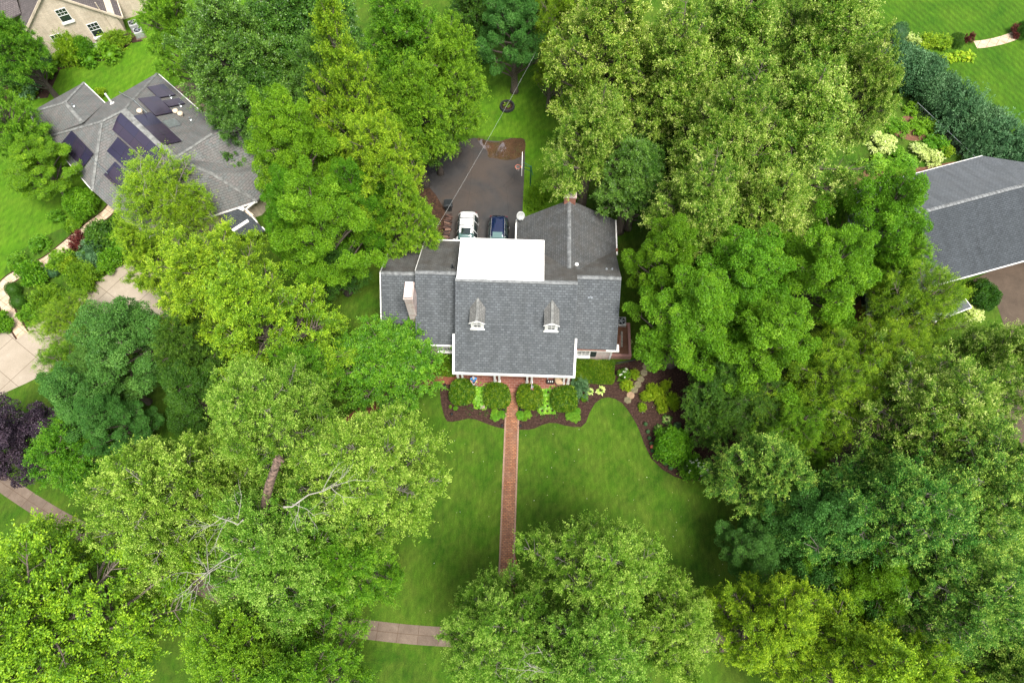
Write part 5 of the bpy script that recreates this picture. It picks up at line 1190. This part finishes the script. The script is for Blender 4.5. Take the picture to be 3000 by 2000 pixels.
def S(c, conv, rpx, h, key, label, mat=None, name='shrub', cat='shrub', group=None, sc=None):
    o = shrub(c, conv, rpx, h, SM[key], 1, 1, label, cat, name, group, LF[mat] if mat else None)
    if sc: o.scale = (o.scale[0]*sc[0], o.scale[1]*sc[1], o.scale[2]); o.rotation_euler = (0,0,HY)
    return o
S((870,690), z3, 14, 1.0, 'loose', 'green hydrangea with white flowers beside the boxy hedge', 'mid', 'hydrangea')
S((1045,675), z3, 10.5, .8, 'mound', 'rounded yellow green shrub, upper of two beside the white hydrangea', 'lime'); S((915,865), z3, 12.5, .8, 'mound', 'rounded yellow green shrub, lower of two beside the white hydrangea', 'lime')
S((100,900), z3, 24, 1.1, 'loose', 'loose blue green shrub right of the rightmost round boxwood', 'teal', sc=(.75, 1.15)); S((190,1080), z3, 9, .5, 'loose2', 'small trailing green shrub below the loose blue green one', 'mid')
for i, (c, r_, h_, lb) in enumerate((((1225,1060),10,.8,'leftmost lobe-like yellow green barberry in the right bed'),((1340,1040),12,.9,'yellow green barberry second from left in the right bed'),((1365,940),12,1.0,'topmost yellow green barberry of the curved drift'),((1480,1020),12,.9,'yellow green barberry in the middle of the curved drift'),((1480,1140),11,.8,'yellow green barberry below the middle of the curved drift'),((1545,1270),11,.8,'yellow green barberry at the lower end of the curved drift'),((1580,880),11,1.1,'yellow green barberry standing apart at the upper right'),((1700,1130),14,1.2,'broad yellow green barberry at the edge of the dark trees'),((1740,1235),8,.9,'small yellow green barberry under the dark trees'),((1190,1245),9,.6,'single small yellow barberry below the curved drift'))):
    S(c, z3, r_, h_, 'mound', lb, 'lime', 'barberry', 'barberry', 'yellow green barberries in the right bed')
for i, c in enumerate(((667,842),(691,918),(706,985),(727,1040),(740,1112),(785,1168),(870,1240),(925,1285))):
    S(c, z6, 4.6 if i < 6 else 6, .35, 'fine', ('topmost','second','third','fourth','fifth','sixth','seventh','lowest')[i] + ' small dark green dome plant along the lawn edge', 'teal', 'dome_plant', 'plant', 'small dome plants edging the right bed')
q = MB(); q.lathe([(.05,0),(.16,.05),(.19,.14),(.14,.24),(.03,.27)], 12); o = q.build('terracotta_ball', M['orange'], None, smooth=True); o.location = at(*z6(733,1078)); tag(o, 'small orange terracotta ball on the mulch beside the dome plants', 'garden ornament')
S((945,1060), z6, 42, 2.4, 'big', 'large rounded bright green shrub in the lower right bed', 'bright', 'large_shrub')
S((985,860), z6, 9, .6, 'loose2', 'small blue green plant above the large bright shrub', 'teal')
S((1180,1300), z6, 30, 1.6, 'loose', 'wide green hydrangea with white flowers at the lower end of the right bed', 'mid', 'hydrangea'); S((1070,1290), z6, 16, .9, 'fine', 'dark clipped dome between the large shrub and the lower hydrangea', 'shade')
for c, r_, lb in (((950,815),8,'upper lime plant of the three left of the walk'),((955,905),9.5,'lowest lime plant of the three left of the walk'),((1065,860),8.5,'lime plant of the three left of the walk that touches the walk'),((1375,880),10,'largest lime plant of the three right of the walk'),((1490,855),8.5,'right hand lime plant of the three right of the walk'),((1445,935),4.5,'tiny lime plant of the three right of the walk'),((2180,880),9.5,'left lime plant of the three by the rightmost boxwood'),((2290,815),9,'upper lime plant of the three by the rightmost boxwood'),((2285,920),9.5,'lower lime plant of the three by the rightmost boxwood'),((222,732),3.6,'tiny green plant under the leftmost boxwood, left one'),((305,760),4.8,'tiny green plant under the leftmost boxwood, right one')):
    S(c, zp, r_, .38, 'mound2', lb, 'hosta', 'low_plant', 'plant', 'low lime plants in the front bed')
for c, lb in (((545,805),'sparse twiggy plant below the left hosta patch'),((770,845),'sparse twiggy plant between the plaque and the lime plants'),((1700,880),'sparse twiggy plant right of the walk, left one'),((1920,885),'sparse twiggy plant right of the walk, right one')):
    me = bush_mesh(90, .35, .3, 'spray', LF['shade'], n=160, L=.05, Wd=.02, core=0, clumps=14); p = at(*zp(*c), .1); place_mesh('sparse_plant', me, (p.x, p.y, 0), lb, 'plant')
def petals(c, conv, rpx, hgt, n, size, label, seed, parent=None):
    rg = np.random.default_rng(seed); q = MB(); px, py = conv(*c); p = at(px, py, hgt*.5); r = rpx/FP*depth(p)
    for k in range(n):
        a, b = rg.uniform(0,6.28), r*math.sqrt(rg.random()); s = size*rg.uniform(.7,1.3); zt = hgt*(.75+.3*(1-(b/r)**2))
        q.lathe([(s*.3,-s*.5),(s,0),(s*.8,s*.5),(s*.1,s*.8)], 7, (b*math.cos(a), b*math.sin(a), zt))
    o = q.build('flower_heads', LF['white'], parent); o.location = (0,0,0)
    return o
for nm_, c_, cv_, r_, h_, n_ in (('hydrangea', (870,690), z3, 12, 1.0, 9), ('hydrangea.001', (1180,1300), z6, 24, 1.6, 22)):
    ho = bpy.data.objects.get(nm_); o = petals(c_, cv_, r_, h_, n_, .10, '', 5)
    o.location = ho.location; bpy.context.view_layer.update()
    o.parent = ho; o.matrix_parent_inverse = Matrix.Identity(4); o.location = (0,0,0); sx = ho.scale
    o.scale = (1/sx[0], 1/sx[1], 1/sx[2])
# rear shrubs
S((1228,455), None, 20, 1.8, 'bigloose', 'feathery green shrub beside the drive behind the rear ell', 'mid'); S((1250,440), None, 17, 1.5, 'bigloose', 'feathery green shrub against the rear brick chimney side', 'mid'); S((1213,505), None, 5, .6, 'loose', 'tuft of green weeds at the drive edge by the satellite dish', 'bright')
# neighbour garden on the left
NB = [(30,665,14,1.3,'fine','shade','small dark round shrub, upper of two by the cream flagstone path'),(42,692,15,1.3,'fine','shade','small dark round shrub, lower of two by the cream flagstone path'),(75,630,25,2.0,'mound2','bright','bright green rounded shrub beside the flagstone path'),(240,540,34,2.2,'loose2','shade','large glossy dark shrub left of the path top'),(280,560,26,1.8,'loose','mid','mid green shrub right of the glossy dark shrub'),(185,555,18,1.3,'loose','red','reddish brown spreading shrub in the neighbour bed'),(215,580,26,1.6,'loose','teal','blue green shrub in the middle of the neighbour bed'),(250,600,22,1.5,'mound2','bright','bright shrub above the pale concrete pad'),(140,600,24,1.4,'loose','mid','spreading green shrub below the flagstone path bend'),(120,620,16,1.0,'fine','teal','low silvery green plant in the neighbour bed'),(165,610,20,1.4,'loose2','olive','olive shrub between the reddish shrub and the round bright one'),(190,640,26,1.8,'bigloose','olive','olive green shrub at the left of the concrete pad'),(70,720,20,1.2,'loose','mid','low green shrub at the lower left of the neighbour bed'),(115,690,26,1.8,'bigloose','olive','feathery shrub in the lower neighbour bed'),(0,740,22,1.4,'mound2','bright','shrub at the left edge of the picture beside the path'),(185,468,30,2.6,'big','bright','bright green shrub below the solar house corner'),(130,500,14,.9,'loose','mid','low shrub along the upper side of the flagstone path'),(90,560,18,.9,'loose','mid','low ground shrub above the flagstone path'),(40,600,18,.9,'loose','mid','low ground shrub at the upper left of the flagstone path'),(165,520,16,1.0,'loose2','mid','low dark shrub above the flagstone path top'),
      (82,135,27,2.6,'fine','teal','dark rounded evergreen shrub at the corner of the cream house'),(160,118,22,2.6,'bigloose','lime','yellow green upright shrub below the cream gable wall'),(188,113,20,2.4,'big','mid','mid green rounded shrub left of the small air conditioner'),(200,132,20,1.3,'loose','mid','low green shrub in front of the small air conditioner'),(248,122,20,1.5,'loose','bright','bright low shrub right of the small air conditioner'),(262,95,22,1.3,'bigloose','olive','thin brownish shrub along the right of the cream gable wall'),(130,140,14,.8,'loose','mid','low plant by the left corner of the cream gable wall'),(70,190,30,1.4,'loose','teal','spreading blue green perennials in the corner bed'),(105,165,22,1.0,'loose2','mid','low green perennials in the corner bed'),(40,180,30,2.4,'bigloose','shade','dark shrub in shadow at the left of the corner bed'),(50,205,24,1.2,'loose','mid','green perennials at the bottom of the corner bed'),
      (232,213,10,.8,'loose','lime','yellowish plant in the notch of the solar house roof')]
sheet('corner_bed', [(20,120),(110,140),(180,145),(260,130),(300,100),(270,60),(330,95),(290,100),(262,135),(180,150),(138,160),(110,225),(80,228),(20,235),(-40,200)], .010, M['mulch'])
for x, y, r_, h_, k, mt, lb in NB: S((x, y), None, r_*1.18, h_, k, lb, mt)
# top right garden
TR = [(2075,150,45,3.6,'big','teal','tall blue green juniper, topmost of the row by the fence'),(2120,175,42,3.4,'big','teal','blue green juniper second in the row by the fence'),(2160,215,40,3.2,'big','teal','blue green juniper third in the row by the fence'),(2200,255,40,3.2,'bigloose','teal','blue green juniper fourth in the row by the fence'),(2250,285,42,3.2,'big','teal','blue green juniper fifth in the row by the fence'),(2300,325,44,3.0,'bigloose','teal','blue green juniper, lowest large one above the blue grey roof'),(2345,350,32,2.8,'big','teal','blue green juniper at the right picture edge'),(2240,330,26,2.6,'bigloose','teal','blue green juniper touching the fence end'),
      (2088,100,18,1.3,'loose','cream','pale flowering shrub at the top of the garden bed'),(2135,95,16,1.0,'mound','lime','yellow green shrub in the middle of the garden bed'),(2165,98,18,1.0,'mound','lime','yellow green mound right of the middle of the garden bed'),(2112,118,15,.9,'mound','lime','low golden shrub at the left of the garden bed'),(2198,92,14,1.2,'big','shade','dark green round shrub near the path end'),(2226,88,9,.9,'loose','red','dark red shrub beside the path end'),(2335,72,13,1.0,'loose','red','dark red shrub at the right end of the curved path'),(2352,68,15,1.6,'big','shade','dark green shrub at the right picture edge by the path'),(2130,145,10,.5,'mound','lime','short golden plant beside the golden border'),
      (2060,80,20,2.4,'fine','teal','small conical blue green conifer beside the pale linden'),(2110,345,16,.7,'loose','cream','pale green leafy perennial in the brown soil patch'),(2080,375,20,.7,'loose','hosta','leafy perennials along the shed side soil'),(2150,330,22,.8,'loose','bright','spreading green ground plant near the fence'),(2140,360,20,.7,'loose','cream','pale leafy perennials in front of the blue grey roof'),(2030,330,26,.9,'loose','cream','pale leafy ground plants under the linden edge'),(2060,290,22,.6,'loose','mid','low weeds beside the bare brown soil'),(2120,290,24,.7,'loose','bright','bright green weeds along the dark strip'),(2020,380,24,.8,'loose','hosta','leafy plants above the bright maple'),(2060,352,18,.6,'loose','bright','low green plants left of the pale perennials'),(2095,250,16,.6,'loose','bright','bright green weeds at the upper end of the dark strip'),(2175,345,14,.6,'loose','lime','yellowish green leaves by the roof corner'),
      (2262,680,28,1.9,'big','shade','dark green rounded shrub beside the brown driveway'),(2250,662,20,1.6,'big','shade','dark green shrub against the red brick wall'),(2240,720,18,.5,'loose','cream','low pale edged plants below the dark shrub')]
for x, y, r_, h_, k, mt, lb in TR: S((x, y), None, r_*(1.2 if 'juniper' in lb else 1.1), h_, k, lb, mt)
# golden border strip of hostas
for i in range(9):
    f = i/8; p = at(2122+108*f, 152-24*f - 8*math.sin(f*3.1), .3); place_mesh('golden_hosta', HM_[i%3], (p.x, p.y, 0), 'golden hosta in the solid strip edging the far mown lawn', 'hosta', None, (1.5,1.5,1.4), 'golden hostas edging the far lawn', LF['lime'])
# chain fence with posts
fa, fb = at(2108, 236, 1.2), at(2243, 363, 1.2)
fe = thing('wire_fence', 'thin grey wire fence with posts in front of the blue green junipers', 'fence', (fa.x, fa.y, 0))
q = MB(); q.tube([fa, fb], .024, 6); q.build('top_rail', M['steel'], fe, world=True)
q = MB()
for k in range(60): a_ = fa.lerp(fb, k/60); b_ = fa.lerp(fb, (k+1)/60); q.tube([(a_.x,a_.y,.05),(b_.x,b_.y,1.18)], .005, 3); q.tube([(b_.x,b_.y,.05),(a_.x,a_.y,1.18)], .005, 3)
q.build('wire_mesh', M['steel'], fe, world=True)
for k in range(6): a_ = fa.lerp(fb, k/5); q = MB(); q.tube([(a_.x,a_.y,0),(a_.x,a_.y,1.25)], .04, 8); q.build('post', M['steel'], fe, world=True)
# fallen petals and leaves on lawn and mulch
rg = np.random.default_rng(8); pts = []
while len(pts) < 150:
    x, y = rg.uniform(930, 1680), rg.uniform(890, 1550); pts.append(tuple(at(x, y, .03)))
pb = np.array(pts); V, T = leaf_arrays(rg, pb, rg.normal(size=(150,3))*[1,1,.1], unit(rg.normal(size=(150,3))*.2+[0,0,1]), .07, .045, rg.uniform(0,1,150))
me = leaf_mesh('fallen_petals', V, T, leafmat('fallen pale petals', L3((.25,.28,.08),(.5,.42,.25),(.8,.8,.72)))); o = bpy.data.objects.new('fallen_petals', me); link(o); tag(o, 'pale fallen petals scattered over the front lawn', None, None, 'stuff')

# ---------------------------------------------------------------- trees
NT = 0
NT += make_tree('puff', 'maple_tree', 1, 6.0, 15, 3.2, 'puff', LF['bright'], M['bark'], 66, 8, 230, rc=.66, L=.145, Wd=.10, lump=.34, tv=.15)
NT += make_tree('puff2', 'maple_tree', 2, 6.0, 15, 3.0, 'puff', LF['blue'], M['bark'], 58, 8, 250, rc=.70, L=.145, Wd=.10, lump=.36, tv=.15)
NT += make_tree('spray', 'elm_tree', 3, 6.2, 16, 3.2, 'spray', LF['yellow'], M['bark'], 76, 9, 200, rc=.66, L=.15, Wd=.08, lump=.36, tipamt=.55, tv=.2, cone=.4)
NT += make_tree('spray2', 'elm_tree', 4, 5.6, 16, 2.8, 'spray', LF['yellow'], M['bark'], 72, 9, 200, rc=.64, L=.15, Wd=.08, lump=.36, tipamt=.55, tv=.2, cone=.6, top=.36)
NT += make_tree('silver', 'silver_maple_tree', 5, 8.0, 18, 4.0, 'spray', LF['silver'], M['palebark'], 88, 11, 180, rc=.72, L=.155, Wd=.09, lump=.42, tipamt=.55, tv=.2, lobe=1.2, limbr=.75)
NT += make_tree('silver2', 'silver_maple_tree', 6, 7.4, 18, 4.0, 'spray', LF['silver'], M['palebark'], 80, 11, 180, rc=.72, L=.155, Wd=.085, lump=.46, tipamt=.55, tv=.2, lobe=1.2, limbr=.75, cone=.45)
NT += make_tree('linden', 'linden_tree', 7, 7.0, 19, 4.0, 'spray', LF['linden'], M['bark'], 90, 10, 185, rc=.72, L=.16, Wd=.095, lump=.38, tipamt=.5, tv=.2, lobe=1.15)
NT += make_tree('linden2', 'linden_tree', 8, 6.4, 19, 3.5, 'spray', LF['linden'], M['bark'], 80, 10, 185, rc=.72, L=.16, Wd=.095, lump=.44, tipamt=.5, tv=.2, lobe=1.15, cone=.45)
NT += make_tree('dark', 'oak_tree', 9, 7.0, 17, 3.0, 'spray', LF['dark'], M['darkbark'], 96, 9, 150, rc=.70, L=.19, Wd=.10, lump=.34, tv=.22, tipamt=.35)
NT += make_tree('olive', 'locust_tree', 10, 6.4, 13, 2.5, 'spray', LF['olive'], M['bark'], 68, 10, 230, rc=.70, L=.12, Wd=.045, lump=.4, tipamt=.5, droop=.4, tv=.2)
NT += make_tree('mid', 'ash_tree', 11, 6.4, 16, 2.8, 'spray', LF['mid'], M['bark'], 78, 9, 200, rc=.70, L=.155, Wd=.09, lump=.38, tipamt=.45, tv=.2, cone=.42)
NT += make_tree('small', 'ornamental_tree', 12, 3.4, 6.5, 1.0, 'spray', LF['mid'], M['bark'], 64, 7, 150, rc=.44, L=.12, Wd=.065, lump=.28, tipamt=.4, tv=.2)
NT += make_tree('airy', 'honey_locust_tree', 13, 5.6, 11, 3.0, 'spray', LF['yellow'], M['palebark'], 50, 9, 120, rc=.6, L=.13, Wd=.06, lump=.4, tipamt=.45, lobe=1.2)
NT += make_tree('purple', 'purple_plum_tree', 14, 4.2, 8, 1.5, 'puff', LF['purple'], M['darkbark'], 54, 7, 190, rc=.5, L=.13, Wd=.075, lump=.3, tv=.25)
print('leaves in prototypes', NT)
T_ = plant_tree
# left and lower left
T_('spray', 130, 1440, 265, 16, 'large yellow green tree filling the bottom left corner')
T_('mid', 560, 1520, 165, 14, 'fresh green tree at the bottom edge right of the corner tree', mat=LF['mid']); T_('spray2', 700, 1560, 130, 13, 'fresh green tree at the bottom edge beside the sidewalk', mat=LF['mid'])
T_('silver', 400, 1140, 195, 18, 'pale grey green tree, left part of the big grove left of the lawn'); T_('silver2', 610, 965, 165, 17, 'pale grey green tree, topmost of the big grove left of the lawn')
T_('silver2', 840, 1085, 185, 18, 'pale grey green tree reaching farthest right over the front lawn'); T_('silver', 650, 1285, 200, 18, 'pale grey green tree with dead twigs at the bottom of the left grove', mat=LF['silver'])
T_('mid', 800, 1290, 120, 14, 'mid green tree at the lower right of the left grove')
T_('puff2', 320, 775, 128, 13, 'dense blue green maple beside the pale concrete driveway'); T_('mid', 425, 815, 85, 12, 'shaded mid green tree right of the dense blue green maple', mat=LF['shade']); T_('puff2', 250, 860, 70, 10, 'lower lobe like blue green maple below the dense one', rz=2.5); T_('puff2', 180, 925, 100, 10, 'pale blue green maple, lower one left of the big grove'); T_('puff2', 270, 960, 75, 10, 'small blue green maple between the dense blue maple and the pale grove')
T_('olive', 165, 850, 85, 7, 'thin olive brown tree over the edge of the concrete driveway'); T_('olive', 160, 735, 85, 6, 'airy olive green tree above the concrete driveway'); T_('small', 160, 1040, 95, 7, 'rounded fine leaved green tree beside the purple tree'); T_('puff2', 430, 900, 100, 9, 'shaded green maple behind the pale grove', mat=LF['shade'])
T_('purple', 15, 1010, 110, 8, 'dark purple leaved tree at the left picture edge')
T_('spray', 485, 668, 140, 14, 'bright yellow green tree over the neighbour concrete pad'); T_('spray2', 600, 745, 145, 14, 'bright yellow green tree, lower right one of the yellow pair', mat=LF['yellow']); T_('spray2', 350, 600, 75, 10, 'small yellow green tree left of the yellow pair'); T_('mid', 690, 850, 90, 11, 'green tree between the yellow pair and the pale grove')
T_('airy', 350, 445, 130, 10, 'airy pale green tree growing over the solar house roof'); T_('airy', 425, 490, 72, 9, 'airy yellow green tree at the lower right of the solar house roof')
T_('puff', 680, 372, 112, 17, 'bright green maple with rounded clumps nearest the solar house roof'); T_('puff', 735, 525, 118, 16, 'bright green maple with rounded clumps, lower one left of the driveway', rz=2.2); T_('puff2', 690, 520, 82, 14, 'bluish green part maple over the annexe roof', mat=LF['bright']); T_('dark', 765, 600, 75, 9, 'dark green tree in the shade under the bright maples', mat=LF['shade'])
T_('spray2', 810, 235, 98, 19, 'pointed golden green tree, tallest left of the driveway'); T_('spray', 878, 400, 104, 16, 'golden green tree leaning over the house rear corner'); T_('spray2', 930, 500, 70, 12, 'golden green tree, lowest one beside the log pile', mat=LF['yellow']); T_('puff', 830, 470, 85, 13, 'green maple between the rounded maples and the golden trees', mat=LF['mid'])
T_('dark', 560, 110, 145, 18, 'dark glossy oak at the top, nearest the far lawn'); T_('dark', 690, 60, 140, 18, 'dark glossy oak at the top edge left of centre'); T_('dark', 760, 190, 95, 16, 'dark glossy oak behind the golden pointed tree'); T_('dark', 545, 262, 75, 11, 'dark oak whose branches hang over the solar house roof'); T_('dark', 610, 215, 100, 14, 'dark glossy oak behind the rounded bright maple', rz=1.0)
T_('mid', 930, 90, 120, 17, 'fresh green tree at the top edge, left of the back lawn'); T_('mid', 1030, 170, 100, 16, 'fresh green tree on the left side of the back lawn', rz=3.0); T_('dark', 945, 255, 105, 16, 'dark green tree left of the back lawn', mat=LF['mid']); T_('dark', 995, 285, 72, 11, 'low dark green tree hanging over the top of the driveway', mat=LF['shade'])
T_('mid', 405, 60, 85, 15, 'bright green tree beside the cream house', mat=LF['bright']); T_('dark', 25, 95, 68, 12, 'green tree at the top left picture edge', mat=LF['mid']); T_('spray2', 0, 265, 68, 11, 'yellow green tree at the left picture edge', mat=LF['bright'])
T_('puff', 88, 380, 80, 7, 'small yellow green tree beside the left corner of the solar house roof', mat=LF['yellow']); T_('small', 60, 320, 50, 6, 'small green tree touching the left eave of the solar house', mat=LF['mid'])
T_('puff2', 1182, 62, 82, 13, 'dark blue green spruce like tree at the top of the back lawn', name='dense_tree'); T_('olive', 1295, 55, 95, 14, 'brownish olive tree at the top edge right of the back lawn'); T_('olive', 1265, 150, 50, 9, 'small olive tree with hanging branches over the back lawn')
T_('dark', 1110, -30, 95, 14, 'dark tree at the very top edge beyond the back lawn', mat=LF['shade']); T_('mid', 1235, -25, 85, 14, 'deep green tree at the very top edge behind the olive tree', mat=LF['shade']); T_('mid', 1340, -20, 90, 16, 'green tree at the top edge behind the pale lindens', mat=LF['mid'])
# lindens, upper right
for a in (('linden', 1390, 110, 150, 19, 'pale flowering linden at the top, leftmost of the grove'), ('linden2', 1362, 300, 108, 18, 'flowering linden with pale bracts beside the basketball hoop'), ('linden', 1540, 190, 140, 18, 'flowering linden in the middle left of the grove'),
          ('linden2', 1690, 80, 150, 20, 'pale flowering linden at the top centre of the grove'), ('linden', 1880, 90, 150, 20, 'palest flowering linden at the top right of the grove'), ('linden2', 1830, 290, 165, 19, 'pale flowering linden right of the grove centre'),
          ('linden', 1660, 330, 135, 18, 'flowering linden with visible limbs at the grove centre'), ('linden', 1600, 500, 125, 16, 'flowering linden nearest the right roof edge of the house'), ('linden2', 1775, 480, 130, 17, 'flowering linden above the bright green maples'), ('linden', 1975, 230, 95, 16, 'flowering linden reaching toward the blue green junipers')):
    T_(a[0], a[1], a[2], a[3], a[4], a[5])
T_('linden2', 1455, 395, 95, 14, 'linden beside the rear brick chimney, its shaded side coloured dark green', mat=LF['dark']); T_('mid', 1470, 420, 80, 11, 'shaded green tree behind the rear brick chimney', mat=LF['shade']); T_('mid', 1560, 350, 90, 10, 'low shaded tree under the linden grove', mat=LF['shade'])  # dark leaves put the shaded side of the lindens into the colour
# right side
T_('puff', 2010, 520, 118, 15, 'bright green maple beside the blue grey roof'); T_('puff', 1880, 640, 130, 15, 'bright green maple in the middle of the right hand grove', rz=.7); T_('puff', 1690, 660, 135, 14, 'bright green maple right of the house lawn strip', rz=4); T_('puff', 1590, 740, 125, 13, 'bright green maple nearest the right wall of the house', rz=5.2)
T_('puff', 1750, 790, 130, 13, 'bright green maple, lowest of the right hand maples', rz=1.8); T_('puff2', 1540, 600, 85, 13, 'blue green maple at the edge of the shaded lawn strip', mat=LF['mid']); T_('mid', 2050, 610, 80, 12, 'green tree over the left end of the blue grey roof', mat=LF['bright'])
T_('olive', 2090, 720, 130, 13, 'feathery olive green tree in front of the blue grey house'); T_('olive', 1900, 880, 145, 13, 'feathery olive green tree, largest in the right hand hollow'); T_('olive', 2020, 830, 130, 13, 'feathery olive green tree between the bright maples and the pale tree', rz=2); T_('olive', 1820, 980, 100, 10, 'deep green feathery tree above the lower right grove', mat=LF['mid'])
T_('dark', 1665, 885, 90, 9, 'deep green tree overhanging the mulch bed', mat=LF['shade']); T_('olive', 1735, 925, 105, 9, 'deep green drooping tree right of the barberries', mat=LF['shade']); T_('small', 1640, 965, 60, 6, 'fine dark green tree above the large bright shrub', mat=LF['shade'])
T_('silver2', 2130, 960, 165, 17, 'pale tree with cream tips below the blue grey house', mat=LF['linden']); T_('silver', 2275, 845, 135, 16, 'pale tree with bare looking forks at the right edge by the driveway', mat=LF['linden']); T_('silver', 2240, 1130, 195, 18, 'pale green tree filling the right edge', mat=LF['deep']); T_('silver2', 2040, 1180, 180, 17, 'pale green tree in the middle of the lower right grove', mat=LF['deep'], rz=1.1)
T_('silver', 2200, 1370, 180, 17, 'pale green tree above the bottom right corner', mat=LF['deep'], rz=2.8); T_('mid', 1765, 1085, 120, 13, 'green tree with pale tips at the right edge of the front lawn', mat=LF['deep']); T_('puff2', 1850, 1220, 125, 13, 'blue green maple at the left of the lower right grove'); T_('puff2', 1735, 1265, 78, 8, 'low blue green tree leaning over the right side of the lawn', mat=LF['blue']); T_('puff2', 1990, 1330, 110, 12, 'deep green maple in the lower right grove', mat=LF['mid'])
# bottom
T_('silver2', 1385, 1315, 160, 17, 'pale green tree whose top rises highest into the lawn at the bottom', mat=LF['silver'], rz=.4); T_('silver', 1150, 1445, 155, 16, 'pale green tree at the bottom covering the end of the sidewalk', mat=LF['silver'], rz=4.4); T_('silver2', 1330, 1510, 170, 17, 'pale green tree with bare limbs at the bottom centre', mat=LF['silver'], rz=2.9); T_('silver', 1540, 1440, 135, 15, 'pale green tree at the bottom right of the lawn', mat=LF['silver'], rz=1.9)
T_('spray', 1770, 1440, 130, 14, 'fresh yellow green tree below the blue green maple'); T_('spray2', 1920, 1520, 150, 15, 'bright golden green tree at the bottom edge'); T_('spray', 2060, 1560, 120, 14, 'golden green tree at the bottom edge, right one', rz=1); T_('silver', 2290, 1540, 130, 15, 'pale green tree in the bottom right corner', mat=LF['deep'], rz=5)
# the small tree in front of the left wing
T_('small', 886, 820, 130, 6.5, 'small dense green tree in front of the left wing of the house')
# broken dead trunk and dead branches in the left grove
p = at(616, 1120, 9); t = thing('dead_tree', 'broken reddish grey dead trunk standing up inside the pale left grove', 'dead tree', (p.x, p.y, 0))
t.name = 'dead_tree'
top = at(638, 1056, 17.4)
q = MB(); rs = random.Random(2)
pts = [Vector((p.x, p.y-.4, 0)), Vector((p.x, p.y-.2, 6)), at(605, 1180, 12.6), at(618, 1115, 15.2), top]
q.tube(pts, [.36, .32, .28, .25, .2], 12, cap=True)
for k in range(6): a = k; q.tube([top+Vector((.2*math.cos(a), .2*math.sin(a), -.3)), top+Vector((.22*math.cos(a), .22*math.sin(a), .15+.3*rs.random()))], [.09, .02], 4)
q.build('trunk', M['deadtrunk'], t, world=True)
def dead_branch(a, b, seed, n, lab, nm='dead_branch'):
    a = at(*a); b = at(*b); rs = random.Random(seed); q = MB(); m_ = [a.lerp(b, s/4) + Vector([rs.uniform(-.2,.2) for _ in range(3)]) for s in range(5)]
    q.tube(m_, [.055,.045,.035,.025,.012], 6)
    def rec(p, d, l, r, k):
        e = p + d*l + Vector([rs.uniform(-.15,.15)*l for _ in range(3)]); q.tube([p, p.lerp(e,.5)+Vector([rs.uniform(-.08,.08)*l for _ in range(3)]), e], [r, r*.75, r*.35], 4, cap=False)
        if k:
            for _ in range(2 + (k > 1)):
                dd_ = (d + Vector([rs.uniform(-.9,.9), rs.uniform(-.9,.9), rs.uniform(-.4,.4)])).normalized(); rec(p.lerp(e, rs.uniform(.4,1)), dd_, l*rs.uniform(.45,.75), r*.55, k-1)
    ax_ = (b-a).normalized()
    for k in range(n):
        rec(m_[0].lerp(m_[-1], rs.uniform(.15,1)), (ax_ + Vector([rs.uniform(-1,1), rs.uniform(-1,1), rs.uniform(-.3,.3)])).normalized(), rs.uniform(.9,1.8), .02, 2)
    o = q.build(nm, M['deadwood']); tag(o, lab, 'dead branch')
dead_branch((600,1245,15.8), (475,1310,15), 4, 9, 'leafless pale grey branch spreading low in the left grove')
dead_branch((645,1170,18.4), (770,1110,18), 6, 6, 'bare pale branch running right from the broken trunk')
dead_branch((560,1200,17), (490,1185,16.6), 8, 4, 'small bare grey twigs left of the broken trunk')
dead_branch((1300,1560,13.5), (1230,1480,14), 9, 4, 'bare forked limb showing through the bottom centre tree')
